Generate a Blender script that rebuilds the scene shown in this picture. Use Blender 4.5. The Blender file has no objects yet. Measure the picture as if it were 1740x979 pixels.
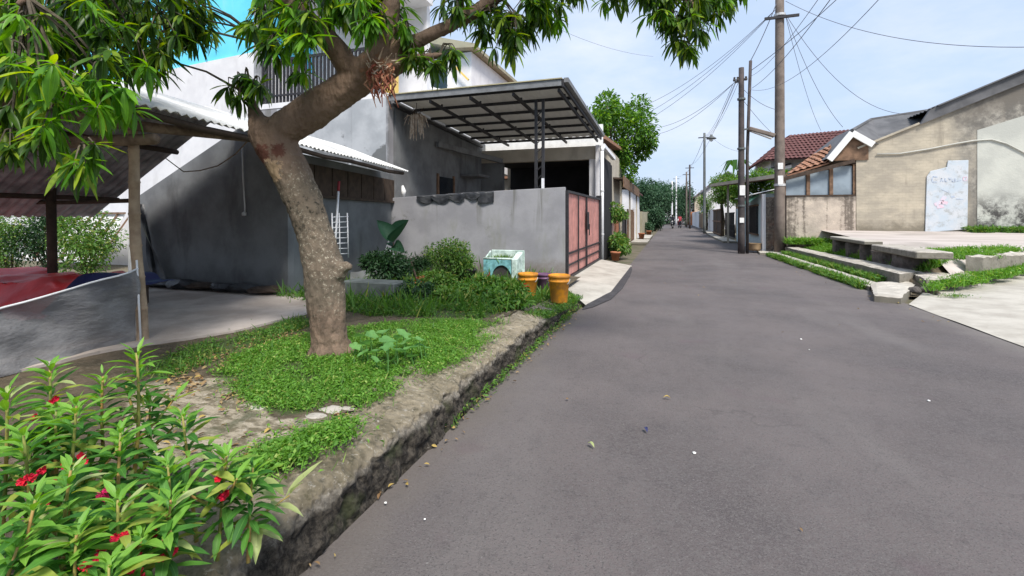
import bpy, bmesh, math, random
import numpy as np
from mathutils import Vector, Matrix, noise as mnoise
R = math.radians
random.seed(7); rng = np.random.default_rng(7)
sc = bpy.context.scene
col = sc.collection

# ---------------------------------------------------------------- camera, sky, sun, exposure
FPX, IW, IH = 800.0, 1740.0, 979.0
YAW, HORIZON, EYE = math.atan(268 / 800), 368.0, 1.5      # level camera, lens shifted down
cam = bpy.data.objects.new('camera', bpy.data.cameras.new('camera'))
col.objects.link(cam)
cam.location = (0, 0, EYE)
cam.rotation_euler = (R(90), 0, YAW)
cam.data.shift_y = -(IH / 2 - HORIZON) / IW
cam.data.sensor_width = 36
cam.data.lens = 36 * FPX / IW
cam.data.clip_start = 0.05
cam.data.clip_end = 3000
sc.camera = cam

SUN_EL, SUN_AZ = R(54), R(143)          # azimuth measured clockwise from +Y (the road's direction)
world = bpy.data.worlds.new('World'); sc.world = world
world.use_nodes = True
wn, wl = world.node_tree.nodes, world.node_tree.links
wn.clear()
w_out = wn.new('ShaderNodeOutputWorld'); w_bg = wn.new('ShaderNodeBackground')
w_sky = wn.new('ShaderNodeTexSky'); w_sky.sky_type = 'NISHITA'; w_sky.sun_disc = False
w_sky.sun_elevation = SUN_EL; w_sky.sun_rotation = SUN_AZ
w_sky.air_density = 1.2; w_sky.dust_density = 2.5; w_sky.ozone_density = 1.0
w_tc = wn.new('ShaderNodeTexCoord'); w_map = wn.new('ShaderNodeMapping'); w_map.inputs['Scale'].default_value = (1, 1, 2.6)
w_nz = wn.new('ShaderNodeTexNoise'); w_nz.inputs['Scale'].default_value = 1.7; w_nz.inputs['Detail'].default_value = 6
w_nz.inputs['Roughness'].default_value = 0.55
w_rp = wn.new('ShaderNodeValToRGB')
w_rp.color_ramp.elements[0].position = 0.36; w_rp.color_ramp.elements[0].color = (0.72, 0.72, 0.72, 1)
w_rp.color_ramp.elements[1].position = 0.72; w_rp.color_ramp.elements[1].color = (0.95, 0.95, 0.95, 1)
w_mx = wn.new('ShaderNodeMix'); w_mx.data_type = 'RGBA'
w_mx.inputs[7].default_value = (3.2, 4.0, 5.5, 1)      # thin bright overcast veil
wl.new(w_tc.outputs['Generated'], w_map.inputs['Vector']); wl.new(w_map.outputs[0], w_nz.inputs['Vector'])
wl.new(w_nz.outputs['Fac'], w_rp.inputs['Fac']); wl.new(w_rp.outputs['Color'], w_mx.inputs[0])
w_nz2 = wn.new('ShaderNodeTexNoise'); w_nz2.inputs['Scale'].default_value = 3.1; w_nz2.inputs['Detail'].default_value = 7; w_nz2.inputs['Roughness'].default_value = 0.6
w_rp2 = wn.new('ShaderNodeValToRGB'); w_rp2.color_ramp.elements[0].position = 0.42; w_rp2.color_ramp.elements[1].position = 0.70
w_rp2.color_ramp.elements[0].color = (0, 0, 0, 1); w_rp2.color_ramp.elements[1].color = (1, 1, 1, 1)
w_mx2 = wn.new('ShaderNodeMix'); w_mx2.data_type = 'RGBA'; w_mx2.inputs[6].default_value = (3.3, 4.1, 5.5, 1); w_mx2.inputs[7].default_value = (4.5, 4.9, 5.7, 1)
wl.new(w_map.outputs[0], w_nz2.inputs['Vector']); wl.new(w_nz2.outputs['Fac'], w_rp2.inputs['Fac']); wl.new(w_rp2.outputs['Color'], w_mx2.inputs[0]); wl.new(w_mx2.outputs[2], w_mx.inputs[7])
wl.new(w_sky.outputs[0], w_mx.inputs[6]); wl.new(w_mx.outputs[2], w_bg.inputs['Color'])
w_bg.inputs['Strength'].default_value = 0.135
wl.new(w_bg.outputs[0], w_out.inputs['Surface'])

sun = bpy.data.objects.new('sun', bpy.data.lights.new('sun', 'SUN')); col.objects.link(sun)
sun.data.energy = 3.5; sun.data.angle = R(14); sun.data.color = (1.0, 0.94, 0.87)
sd = Vector((math.sin(SUN_AZ) * math.cos(SUN_EL), math.cos(SUN_AZ) * math.cos(SUN_EL), math.sin(SUN_EL)))
sun.rotation_euler = sd.to_track_quat('Z', 'Y').to_euler()
sun.location = sd * 40
sc.view_settings.view_transform = 'Standard'; sc.view_settings.look = 'None'
sc.view_settings.exposure = 0.55; sc.view_settings.gamma = 1.0; sc.view_settings.use_curve_mapping = False
sc.render.engine = 'CYCLES'
sc.cycles.use_denoising = True
sc.cycles.max_bounces = 6; sc.cycles.diffuse_bounces = 4; sc.cycles.glossy_bounces = 2
sc.cycles.transmission_bounces = 4; sc.cycles.transparent_max_bounces = 8
sc.cycles.caustics_reflective = False; sc.cycles.caustics_refractive = False
sc.cycles.sample_clamp_indirect = 6

# ---------------------------------------------------------------- survey helpers: a sighting of the photograph -> a place in metres
_fw = Vector((-math.sin(YAW), math.cos(YAW), 0))
_rt = Vector((math.cos(YAW), math.sin(YAW), 0)); _up = _rt.cross(_fw)
EYEV = Vector((0, 0, EYE))
def sight(x, y): return _fw + _rt * ((x - IW / 2) / FPX) - _up * ((y - HORIZON) / FPX)
def on_z(x, y, z=0.0): d = sight(x, y); return EYEV + d * ((z - EYE) / d.z)
def on_y(x, y, Y): d = sight(x, y); return EYEV + d * (Y / d.y)
def on_x(x, y, X): d = sight(x, y); return EYEV + d * (X / d.x)
def at_d(x, y, d): return EYEV + sight(x, y) * d

# ---------------------------------------------------------------- mesh helpers
class G:
    """collects faces of ONE part"""
    def __init__(s): s.v = []; s.f = []
    def add(s, vs, fs):
        o = len(s.v); s.v += [tuple(p) for p in vs]; s.f += [tuple(i + o for i in f) for f in fs]; return s
    def box(s, c, sz, rz=0.0, ry=0.0, rx=0.0):
        m = Matrix.Rotation(rz, 3, 'Z') @ Matrix.Rotation(ry, 3, 'Y') @ Matrix.Rotation(rx, 3, 'X')
        c = Vector(c); hx, hy, hz = sz[0] / 2, sz[1] / 2, sz[2] / 2
        vs = [c + m @ Vector((x * hx, y * hy, z * hz)) for z in (-1, 1) for y in (-1, 1) for x in (-1, 1)]
        return s.add(vs, [(0, 2, 3, 1), (4, 5, 7, 6), (0, 1, 5, 4), (2, 6, 7, 3), (0, 4, 6, 2), (1, 3, 7, 5)])
    def bb(s, x0, x1, y0, y1, z0, z1):
        return s.box(((x0 + x1) / 2, (y0 + y1) / 2, (z0 + z1) / 2), (abs(x1 - x0), abs(y1 - y0), abs(z1 - z0)))
    def bar(s, a, b, w, h, up=(0, 0, 1)):
        a, b = Vector(a), Vector(b); d = (b - a).normalized(); u = Vector(up)
        if abs(d.dot(u)) > .98: u = Vector((0, 1, 0))
        r = d.cross(u).normalized(); u = r.cross(d)
        vs = []
        for p in (a, b):
            for i, j in ((-1, -1), (1, -1), (1, 1), (-1, 1)): vs.append(p + r * (i * w / 2) + u * (j * h / 2))
        return s.add(vs, [(3, 2, 1, 0), (4, 5, 6, 7), (0, 1, 5, 4), (1, 2, 6, 5), (2, 3, 7, 6), (3, 0, 4, 7)])
    def tube(s, pts, rad, n=8, jit=0.0):
        pts = [Vector(p) for p in pts]; k = len(pts)
        if not hasattr(rad, '__len__'): rad = [rad] * k
        vs = []; prev = None
        for i, p in enumerate(pts):
            d = (pts[min(i + 1, k - 1)] - pts[max(i - 1, 0)]).normalized()
            if prev is None:
                a = Vector((1, 0, 0)) if abs(d.x) < .9 else Vector((0, 1, 0))
                u = (a - d * a.dot(d)).normalized()
            else:
                u = (prev - d * prev.dot(d)).normalized()
            prev = u; w = d.cross(u)
            for j in range(n):
                t = 2 * math.pi * j / n; r = rad[i] * (1 + jit * mnoise.noise(Vector((p.x * 6 + j * .9, p.y * 6, p.z * 6))))
                vs.append(p + (u * math.cos(t) + w * math.sin(t)) * r)
        fs = [(i * n + j, i * n + (j + 1) % n, (i + 1) * n + (j + 1) % n, (i + 1) * n + j) for i in range(k - 1) for j in range(n)]
        fs.append(tuple(range(n - 1, -1, -1))); fs.append(tuple((k - 1) * n + j for j in range(n)))
        return s.add(vs, fs)
    def cyl(s, a, b, r, r2=None, n=12): return s.tube([a, b], [r, r if r2 is None else r2], n)
    def lathe(s, prof, c, n=24):
        vs = [(c[0] + r * math.cos(2 * math.pi * j / n), c[1] + r * math.sin(2 * math.pi * j / n), c[2] + z) for r, z in prof for j in range(n)]
        fs = [(i * n + j, i * n + (j + 1) % n, (i + 1) * n + (j + 1) % n, (i + 1) * n + j) for i in range(len(prof) - 1) for j in range(n)]
        return s.add(vs, fs)
    def grid(s, fn, nu, nv):
        vs = [fn(i / (nu - 1), j / (nv - 1)) for j in range(nv) for i in range(nu)]
        return s.add(vs, [(j * nu + i, j * nu + i + 1, (j + 1) * nu + i + 1, (j + 1) * nu + i) for j in range(nv - 1) for i in range(nu - 1)])
    def poly(s, pts, ext):
        """a flat polygon given a real thickness along ext"""
        n = len(pts); e = Vector(ext); vs = [Vector(p) for p in pts] + [Vector(p) + e for p in pts]
        return s.add(vs, [tuple(range(n - 1, -1, -1)), tuple(range(n, 2 * n))] + [(i, (i + 1) % n, n + (i + 1) % n, n + i) for i in range(n)])

def corr(o, along, across, pitch=.076, amp=.012, thick=.004, sag=0.0):
    """one corrugated sheet: ridges run along 'along'"""
    o, al, ac = Vector(o), Vector(along), Vector(across)
    nrm = al.cross(ac).normalized()
    if nrm.z < 0: nrm = -nrm
    n = max(2, int(ac.length / pitch * 4)); g = G(); m = 5
    for side in (1,):
        vs = []
        for j in range(m):
            for i in range(n + 1):
                t = i / n
                w = amp * max(-.75, min(.75, math.sin(t * ac.length / pitch * 2 * math.pi))) * 1.3
                vs.append(o + al * (j / (m - 1)) + ac * t + nrm * (w - sag * math.sin(math.pi * j / (m - 1))))
        up = [v + nrm * thick for v in vs]; k = len(vs); W = n + 1
        fs = [(j * W + i, j * W + i + 1, (j + 1) * W + i + 1, (j + 1) * W + i) for j in range(m - 1) for i in range(n)]
        fs2 = [tuple(k + q for q in reversed(f)) for f in fs]
        rim = [(j * W, (j + 1) * W, k + (j + 1) * W, k + j * W) for j in range(m - 1)] + \
              [(j * W + n, k + j * W + n, k + (j + 1) * W + n, (j + 1) * W + n) for j in range(m - 1)] + \
              [(i, k + i, k + i + 1, i + 1) for i in range(n)] + \
              [((m - 1) * W + i, (m - 1) * W + i + 1, k + (m - 1) * W + i + 1, k + (m - 1) * W + i) for i in range(n)]
        g.add(vs + up, fs + fs2 + rim)
    return g

ORG = {}
def _link(name, me, m, parent, origin):
    o = bpy.data.objects.new(name, me); col.objects.link(o)
    if m is not None and not me.materials: me.materials.append(m)
    if parent is not None:
        o.parent = parent; o.location = Vector(origin) - ORG[parent.name]
    else:
        o.location = origin
    ORG[o.name] = Vector(origin)
    return o
def obj(name, g, m, parent=None, smooth=False, bevel=0.0, origin=None, seg=1):
    vs = g.v
    if origin is None:
        if parent is not None: origin = ORG[parent.name]
        else:
            a = np.array(vs); lo, hi = a.min(0), a.max(0)
            origin = ((lo[0] + hi[0]) / 2, (lo[1] + hi[1]) / 2, lo[2])
    ox, oy, oz = origin
    me = bpy.data.meshes.new(name)
    me.from_pydata([(x - ox, y - oy, z - oz) for x, y, z in vs], [], g.f)
    bm = bmesh.new(); bm.from_mesh(me)
    bmesh.ops.recalc_face_normals(bm, faces=bm.faces)
    if bevel > 0:
        bmesh.ops.bevel(bm, geom=[e for e in bm.edges if len(e.link_faces) == 2 and e.calc_face_angle(0) > .5], offset=bevel, segments=seg, affect='EDGES', clamp_overlap=True)
    bm.to_mesh(me); bm.free()
    if smooth:
        me.polygons.foreach_set('use_smooth', [True] * len(me.polygons))
    return _link(name, me, m, parent, origin)
def tag(o, label=None, cat=None, group=None, kind=None):
    if label: o['label'] = label
    if cat: o['category'] = cat
    if group: o['group'] = group
    if kind: o['kind'] = kind
    return o
def thing(name, loc, label, cat, group=None):
    o = bpy.data.objects.new(name, None); col.objects.link(o); o.location = loc; o.empty_display_size = .1
    ORG[o.name] = Vector(loc)
    return tag(o, label, cat, group)
def struct(name, g, m, label=None, smooth=False, bevel=0.0):
    o = obj(name, g, m, smooth=smooth, bevel=bevel, origin=(0, 0, 0)); o['kind'] = 'structure'
    if label: o['label'] = label
    return o
def copy_tree(src, loc, rz=None, label=None, scale=None):
    r = src.copy(); col.objects.link(r); r.location = loc; ORG[r.name] = Vector(loc)
    if rz is not None: r.rotation_euler = (0, 0, rz)
    if scale is not None: r.scale = (scale,) * 3
    if label: r['label'] = label
    for ch in src.children:
        c = ch.copy(); col.objects.link(c); c.parent = r
        for gch in ch.children:
            d = gch.copy(); col.objects.link(d); d.parent = c
    return r

# -- many leaves or blades at once
def np_mesh(name, V, F, m, parent=None, origin=(0, 0, 0), rnd=None, smooth=True, kind='stuff'):
    V = np.asarray(V, np.float32) - np.asarray(origin, np.float32); F = np.asarray(F, np.int32)
    me = bpy.data.meshes.new(name)
    me.vertices.add(len(V)); me.vertices.foreach_set('co', V.ravel())
    me.loops.add(F.size); me.loops.foreach_set('vertex_index', F.ravel())
    me.polygons.add(len(F)); me.polygons.foreach_set('loop_start', np.arange(0, F.size, F.shape[1], dtype=np.int32))
    me.polygons.foreach_set('use_smooth', np.full(len(F), smooth))
    me.update(calc_edges=True)
    if rnd is not None:
        a = me.attributes.new('rnd', 'FLOAT', 'POINT'); a.data.foreach_set('value', np.asarray(rnd, np.float32))
    o = _link(name, me, m, parent, Vector(origin))
    if kind: o['kind'] = kind
    return o
def basis(d, up):
    """columns: x side, y along d, z leaf normal"""
    d = d / np.linalg.norm(d, axis=1, keepdims=True)
    x = np.cross(d, up); x /= np.maximum(np.linalg.norm(x, axis=1, keepdims=True), 1e-6)
    z = np.cross(x, d)
    return np.stack([x, d, z], axis=2)
def inst(tv, tf, pos, B, scale):
    n = len(pos); V = np.einsum('nij,kj->nki', B, tv) * np.asarray(scale).reshape(n, 1, 1) + pos[:, None, :]
    F = tf[None] + (np.arange(n) * len(tv))[:, None, None]
    return V.reshape(-1, 3), F.reshape(-1, tf.shape[1])
def leaf_template(w=.2, droop=.25, fold=.25, n=5, peak=.42, wave=0.0):
    vs = []
    for i in range(n + 1):
        t = i / n
        hw = w * .5 * (math.sin(math.pi * min(1, t ** (math.log(.5) / math.log(peak)))) ** .85 if 0 < t < 1 else .02)
        z = -droop * t * t + wave * math.sin(t * 7)
        y = t * (1 - .25 * droop * t)
        vs += [(-hw, y, z + hw * fold * 2), (0, y, z), (hw, y, z + hw * fold * 2)]
    fs = []
    for i in range(n):
        a = i * 3; fs += [(a, a + 1, a + 4, a + 3), (a + 1, a + 2, a + 5, a + 4)]
    return np.array(vs), np.array(fs)
def rdir(n):
    d = rng.normal(size=(n, 3)); return d / np.linalg.norm(d, axis=1, keepdims=True)
def inside(P, poly):
    x, y = P[:, 0], P[:, 1]; r = np.zeros(len(P), bool); k = len(poly)
    for i in range(k):
        x1, y1 = poly[i][:2]; x2, y2 = poly[(i + 1) % k][:2]
        if y1 == y2: continue
        c = ((y1 > y) != (y2 > y)) & (x < (x2 - x1) * (y - y1) / (y2 - y1) + x1); r ^= c
    return r

# ---------------------------------------------------------------- procedural materials
class NM:
    def __init__(s, name):
        s.m = bpy.data.materials.new(name); s.m.use_nodes = True
        s.t = s.m.node_tree; s.n = s.t.nodes; s.l = s.t.links
        s.p = s.n['Principled BSDF']; s.p.inputs['Specular IOR Level'].default_value = .3
        s._pos = None
    def pos(s, sx=1, sy=1, sz=1):
        if s._pos is None: s._pos = s.n.new('ShaderNodeNewGeometry').outputs['Position']
        if (sx, sy, sz) == (1, 1, 1): return s._pos
        v = s.n.new('ShaderNodeVectorMath'); v.operation = 'MULTIPLY'; s.l.new(s._pos, v.inputs[0]); v.inputs[1].default_value = (sx, sy, sz)
        return v.outputs[0]
    def noise(s, scale, detail=4, rough=.55, vec=None, dist=0.0):
        k = s.n.new('ShaderNodeTexNoise'); k.inputs['Scale'].default_value = scale; k.inputs['Detail'].default_value = detail
        k.inputs['Roughness'].default_value = rough; k.inputs['Distortion'].default_value = dist
        s.l.new(vec if vec is not None else s.pos(), k.inputs['Vector']); return k.outputs['Fac']
    def voro(s, scale, vec=None, feature='F1', out='Distance'):
        k = s.n.new('ShaderNodeTexVoronoi'); k.feature = feature; k.inputs['Scale'].default_value = scale
        s.l.new(vec if vec is not None else s.pos(), k.inputs['Vector']); return k.outputs[out]
    def ramp(s, fac, a, b, va=0.0, vb=1.0):
        k = s.n.new('ShaderNodeMapRange'); k.clamp = True; k.interpolation_type = 'SMOOTHSTEP'
        k.inputs[1].default_value = a; k.inputs[2].default_value = b; k.inputs[3].default_value = va; k.inputs[4].default_value = vb
        s.l.new(fac, k.inputs[0]); return k.outputs[0]
    def mix(s, fac, a, b, mode='MIX'):
        k = s.n.new('ShaderNodeMix'); k.data_type = 'RGBA'; k.blend_type = mode
        for sock, v in ((k.inputs[0], fac), (k.inputs[6], a), (k.inputs[7], b)):
            if hasattr(v, 'is_linked') or hasattr(v, 'node'): s.l.new(v, sock)
            elif isinstance(v, (int, float)): sock.default_value = v
            else: sock.default_value = (*v, 1)
        return k.outputs[2]
    def math(s, op, a, b=0.0):
        k = s.n.new('ShaderNodeMath'); k.operation = op
        for sock, v in ((k.inputs[0], a), (k.inputs[1], b)):
            if hasattr(v, 'node'): s.l.new(v, sock)
            else: sock.default_value = v
        return k.outputs[0]
    def attr(s, name):
        k = s.n.new('ShaderNodeAttribute'); k.attribute_name = name; return k.outputs['Fac']
    def xyz(s):
        k = s.n.new('ShaderNodeSeparateXYZ'); s.l.new(s.pos(), k.inputs[0]); return k.outputs
    def color(s, c):
        if hasattr(c, 'node'): s.l.new(c, s.p.inputs['Base Color'])
        else: s.p.inputs['Base Color'].default_value = (*c, 1)
        return s
    def rough(s, r):
        if hasattr(r, 'node'): s.l.new(r, s.p.inputs['Roughness'])
        else: s.p.inputs['Roughness'].default_value = r
        return s
    def bump(s, h, strength=.5, dist=.02):
        k = s.n.new('ShaderNodeBump'); k.inputs['Strength'].default_value = strength; k.inputs['Distance'].default_value = dist
        s.l.new(h, k.inputs['Height']); s.l.new(k.outputs[0], s.p.inputs['Normal']); return s

def plain(name, c1, c2=None, scale=6, rough=.7, bump=.2, bdist=.01, bscale=60, lo=.35, hi=.65, metal=0.0, spec=.3):
    """two tones mottled by noise, fine relief"""
    k = NM(name)
    if c2 is None: c2 = tuple(x * .75 for x in c1)
    k.color(k.mix(k.ramp(k.noise(scale, 6, .6), lo, hi), c1, c2)); k.rough(rough)
    k.p.inputs['Metallic'].default_value = metal; k.p.inputs['Specular IOR Level'].default_value = spec
    if bump: k.bump(k.noise(bscale, 5, .6), bump, bdist)
    return k.m
def leafmat(name, c1, c2, c3=None, trans=.35, rough=.42, third=.12):
    k = NM(name)
    info = k.n.new('ShaderNodeObjectInfo')
    f = k.math('FRACT', k.math('ADD', k.attr('rnd'), info.outputs['Random']))
    c = k.mix(f, c1, c2)
    if c3 is not None: c = k.mix(k.ramp(f, 1 - third - .02, 1 - third + .02), c, c3)
    c = k.mix(k.ramp(k.noise(25, 3), .4, .7, 0, .35), c, tuple(x * .6 for x in c1))
    c = k.mix(k.ramp(k.attr('vein'), .90, .99, 0, .30), c, tuple(min(1, x * 1.6 + .04) for x in c2)); c = k.mix(k.ramp(k.noise(38, 4, .7), .64, .72, 0, .5), c, (.20, .17, .05))
    k.color(c); k.rough(rough); k.p.inputs['Specular IOR Level'].default_value = .35
    tr = k.n.new('ShaderNodeBsdfTranslucent'); hs = k.n.new('ShaderNodeHueSaturation')
    hs.inputs['Saturation'].default_value = 1.15; hs.inputs['Value'].default_value = 1.7; hs.inputs['Hue'].default_value = .485
    k.l.new(c, hs.inputs['Color']); k.l.new(hs.outputs[0], tr.inputs['Color'])
    mx = k.n.new('ShaderNodeMixShader'); mx.inputs[0].default_value = trans
    k.l.new(k.p.outputs[0], mx.inputs[1]); k.l.new(tr.outputs[0], mx.inputs[2])
    k.l.new(mx.outputs[0], k.n['Material Output'].inputs['Surface'])
    return k.m

M = {}
def WOUND(x, y, dd): return at_d(x, y, (on_z(563, 600, .33) - EYEV).dot(_fw) + .1 + dd - .06)
def build_materials():
    # asphalt: worn, dusty, aggregate speckle, lighter wheel paths, faint patches
    k = NM('asphalt')
    base = k.mix(k.ramp(k.noise(.55, 5, .6), .35, .68), (.140, .120, .117), (.086, .075, .075))
    base = k.mix(k.ramp(k.noise(.9, 4, .6, k.pos(1, .22, 1)), .5, .72, 0, .7), base, (.165, .150, .144))
    base = k.mix(k.ramp(k.noise(9, 5, .7), .5, .75, 0, .45), base, (.055, .05, .052))
    base = k.mix(k.ramp(k.noise(55, 3, .8), .42, .62, 0, .75), base, (.135, .124, .12))
    base = k.mix(k.ramp(k.noise(90, 2, .8), .54, .68, 0, .65), base, (.05, .046, .047))
    base = k.mix(k.ramp(k.voro(38), .08, .18, .45, 0), base, (.22, .205, .195))
    base = k.mix(k.ramp(k.voro(4.3), .02, .035, .5, 0), base, (.24, .23, .22))
    base = k.mix(k.ramp(k.noise(1.3, 3, .5), .62, .72, 0, .35), base, (.115, .082, .092))
    wob = k.n.new('ShaderNodeVectorMath'); wob.operation = 'ADD'; nz = k.n.new('ShaderNodeTexNoise'); nz.inputs['Scale'].default_value = 2.2; nz.inputs['Detail'].default_value = 5
    k.l.new(k.pos(), nz.inputs['Vector']); sc_ = k.n.new('ShaderNodeVectorMath'); sc_.operation = 'SCALE'; sc_.inputs['Scale'].default_value = .9; k.l.new(nz.outputs['Color'], sc_.inputs[0]); k.l.new(k.pos(), wob.inputs[0]); k.l.new(sc_.outputs[0], wob.inputs[1])
    crack = k.ramp(k.voro(.42, wob.outputs[0], 'DISTANCE_TO_EDGE'), .002, .006, .22, 0)
    base = k.mix(k.math('MULTIPLY', crack, k.ramp(k.noise(.35, 2), .5, .6)), base, (.03, .028, .028))
    xr = k.xyz()[0]; dust = k.ramp(k.math('ADD', xr, k.math('MULTIPLY', k.math('SUBTRACT', k.noise(1.6, 6, .7), .5), .9)), -1.45, -1.1, .4, 0); base = k.mix(dust, base, (.15, .132, .112))
    dust = k.ramp(k.math('ADD', xr, k.math('MULTIPLY', k.math('SUBTRACT', k.noise(1.6, 6, .7), .5), .9)), 3.4, 3.85, 0, .4); base = k.mix(dust, base, (.20, .185, .165))
    k.color(base); k.rough(k.ramp(k.noise(2, 4), .3, .7, .75, .92)); k.bump(k.math('ADD', k.noise(120, 4, .75), k.math('MULTIPLY', k.noise(30, 3, .7), .8)), .7, .008); M['asphalt'] = k.m
    # verge soil / worn concrete / moss by surveyed mask
    k = NM('verge_soil')
    soil = k.mix(k.ramp(k.noise(7, 6, .65), .35, .65), (.135, .105, .07), (.075, .062, .04))
    soil = k.mix(k.ramp(k.noise(40, 4, .7), .5, .7, 0, .6), soil, (.22, .19, .14))
    conc = k.mix(k.ramp(k.noise(6, 7, .7, k.pos(1, 2.0, 1)), .42, .58), (.42, .365, .275), (.17, .145, .095))
    conc = k.mix(k.ramp(k.noise(18, 6, .75), .56, .64, 0, .7), conc, (.55, .50, .42)); conc = k.mix(k.ramp(k.noise(30, 6, .75), .58, .66, 0, .7), conc, (.09, .075, .05))
    conc = k.mix(k.ramp(k.noise(3.1, 5, .6), .52, .66, 0, .75), conc, (.085, .095, .05))
    c = k.mix(k.ramp(k.math('ADD', k.attr('conc'), k.math('MULTIPLY', k.math('SUBTRACT', k.noise(4.5, 6, .65), .5), .9)), .42, .58), soil, conc)
    c = k.mix(k.ramp(k.math('ADD', k.attr('green'), k.math('MULTIPLY', k.math('SUBTRACT', k.noise(6, 5), .5), .7)), .4, .75, 0, .8), c, (.05, .085, .022))
    k.color(c); k.rough(.95); k.bump(k.noise(28, 7, .75), .8, .03); M['verge_soil'] = k.m
    # rubble kerb: pale worn top, black mossy face
    k = NM('kerb_rubble')
    top = k.mix(k.ramp(k.noise(6, 6, .65), .35, .65), (.38, .325, .235), (.21, .18, .12))
    top = k.mix(k.ramp(k.noise(30, 6, .75), .56, .64, 0, .8), top, (.52, .48, .41)); top = k.mix(k.ramp(k.noise(14, 7, .75), .54, .64, 0, .75), top, (.11, .10, .06))
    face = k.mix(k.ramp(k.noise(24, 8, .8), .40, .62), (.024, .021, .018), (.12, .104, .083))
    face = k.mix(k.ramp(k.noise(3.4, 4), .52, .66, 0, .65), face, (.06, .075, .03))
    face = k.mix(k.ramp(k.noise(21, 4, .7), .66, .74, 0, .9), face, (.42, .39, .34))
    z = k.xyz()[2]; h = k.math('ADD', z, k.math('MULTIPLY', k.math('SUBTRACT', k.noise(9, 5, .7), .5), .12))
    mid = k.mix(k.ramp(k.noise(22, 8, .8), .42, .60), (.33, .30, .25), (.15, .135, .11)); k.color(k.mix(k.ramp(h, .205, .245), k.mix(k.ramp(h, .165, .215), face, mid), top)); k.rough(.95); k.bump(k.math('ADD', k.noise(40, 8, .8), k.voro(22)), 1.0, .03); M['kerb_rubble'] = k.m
    # old pale concrete (slabs, apron, ramp)
    k = NM('pale_concrete')
    c = k.mix(k.ramp(k.noise(2.2, 6, .62), .35, .68), (.47, .445, .39), (.36, .335, .29))
    c = k.mix(k.ramp(k.noise(.8, 6, .65, k.pos(1, 1.3, 1)), .52, .68, 0, .5), c, (.27, .245, .205))
    c = k.mix(k.ramp(k.noise(18, 5, .7), .55, .75, 0, .5), c, (.24, .225, .19))
    k.color(c); k.rough(.9); k.bump(k.noise(45, 6, .7), .5, .015); M['pale_concrete'] = k.m
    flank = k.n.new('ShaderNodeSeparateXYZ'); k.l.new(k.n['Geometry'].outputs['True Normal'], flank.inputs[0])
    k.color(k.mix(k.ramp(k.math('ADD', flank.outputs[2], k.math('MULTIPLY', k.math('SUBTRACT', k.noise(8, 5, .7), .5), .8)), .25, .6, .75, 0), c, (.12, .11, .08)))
    k = NM('mossy_concrete')
    c = k.mix(k.ramp(k.noise(4, 6, .65), .36, .66), (.50, .465, .41), (.32, .295, .245))
    c = k.mix(k.ramp(k.noise(9, 6, .7), .52, .68, 0, .85), c, (.075, .075, .055))
    c = k.mix(k.ramp(k.noise(25, 4, .7), .6, .7, 0, .6), c, (.55, .52, .47))
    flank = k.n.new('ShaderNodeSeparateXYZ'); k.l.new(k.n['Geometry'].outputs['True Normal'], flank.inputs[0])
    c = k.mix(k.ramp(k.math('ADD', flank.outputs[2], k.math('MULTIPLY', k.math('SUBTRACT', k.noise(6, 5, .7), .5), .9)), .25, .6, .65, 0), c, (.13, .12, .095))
    k.color(c); k.rough(.95); k.bump(k.noise(22, 7, .75), .7, .03); M['mossy_concrete'] = k.m
    k = NM('lot_paving')
    c = k.mix(k.ramp(k.noise(1.1, 6, .6, k.pos(.35, 2, 1)), .35, .65), (.50, .455, .42), (.38, .335, .305))
    c = k.mix(k.ramp(k.noise(.5, 4), .52, .68, 0, .5), c, (.22, .20, .17))
    k.color(c); k.rough(.9); k.bump(k.noise(40, 5, .7), .4, .01); M['lot_paving'] = k.m
    M['ground'] = plain('ground', (.16, .135, .10), (.10, .10, .06), 1.5, .95, .5, .03, 20)
    M['shed_floor'] = plain('shed_floor', (.52, .46, .41), (.36, .31, .27), 1.8, .9, .4, .012, 40)
    # plasters
    def plaster(name, a, b, stain, amt=.5, sc=1.0, bump=.3):
        k = NM(name)
        c = k.mix(k.ramp(k.noise(1.6 * sc, 6, .6), .35, .65), a, b)
        st = k.math('MULTIPLY', k.ramp(k.noise(2.2 * sc, 6, .65, k.pos(1, 1, .3)), .52, .72), amt)
        c = k.mix(st, c, stain)
        if name == 'grey_plaster':
            zz = k.xyz()[2]; wv = k.math('MULTIPLY', k.math('SUBTRACT', k.noise(2.6, 6, .7), .5), .7)
            c = k.mix(k.ramp(k.math('ADD', zz, wv), .28, .62, .7, 0), c, (.155, .125, .10))
            run = k.math('MULTIPLY', k.ramp(k.noise(4.2, 4, .6, k.pos(1, 1, .07)), .54, .66), k.ramp(zz, .9, 2.05)); c = k.mix(k.math('MULTIPLY', run, .75), c, (.13, .13, .115))
            blot = k.ramp(k.noise(1.5, 7, .75), .60, .66); c = k.mix(k.math('MULTIPLY', blot, .6), c, (.15, .15, .14))
        c = k.mix(k.ramp(k.noise(30, 5, .7), .6, .75, 0, .25), c, stain)
        k.color(c); k.rough(.9); k.bump(k.noise(50, 6, .65), bump, .01); M[name] = k.m; return k
    plaster('grey_plaster', (.30, .30, .315), (.235, .235, .25), (.20, .205, .17), .55)
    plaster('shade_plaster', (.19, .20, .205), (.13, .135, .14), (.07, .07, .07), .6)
    plaster('white_plaster', (.74, .74, .75), (.66, .66, .68), (.46, .45, .44), .35)
    plaster('blue_wall', (.13, .60, .86), (.16, .66, .90), (.30, .70, .86), .4, bump=.05)
    plaster('beige_plaster', (.50, .46, .38), (.42, .38, .31), (.25, .23, .19), .4)
    plaster('yellow_plaster', (.78, .56, .16), (.70, .50, .16), (.5, .4, .2), .3)
    plaster('pale_blue_plaster', (.52, .64, .68), (.46, .58, .63), (.34, .38, .38), .4)
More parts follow.
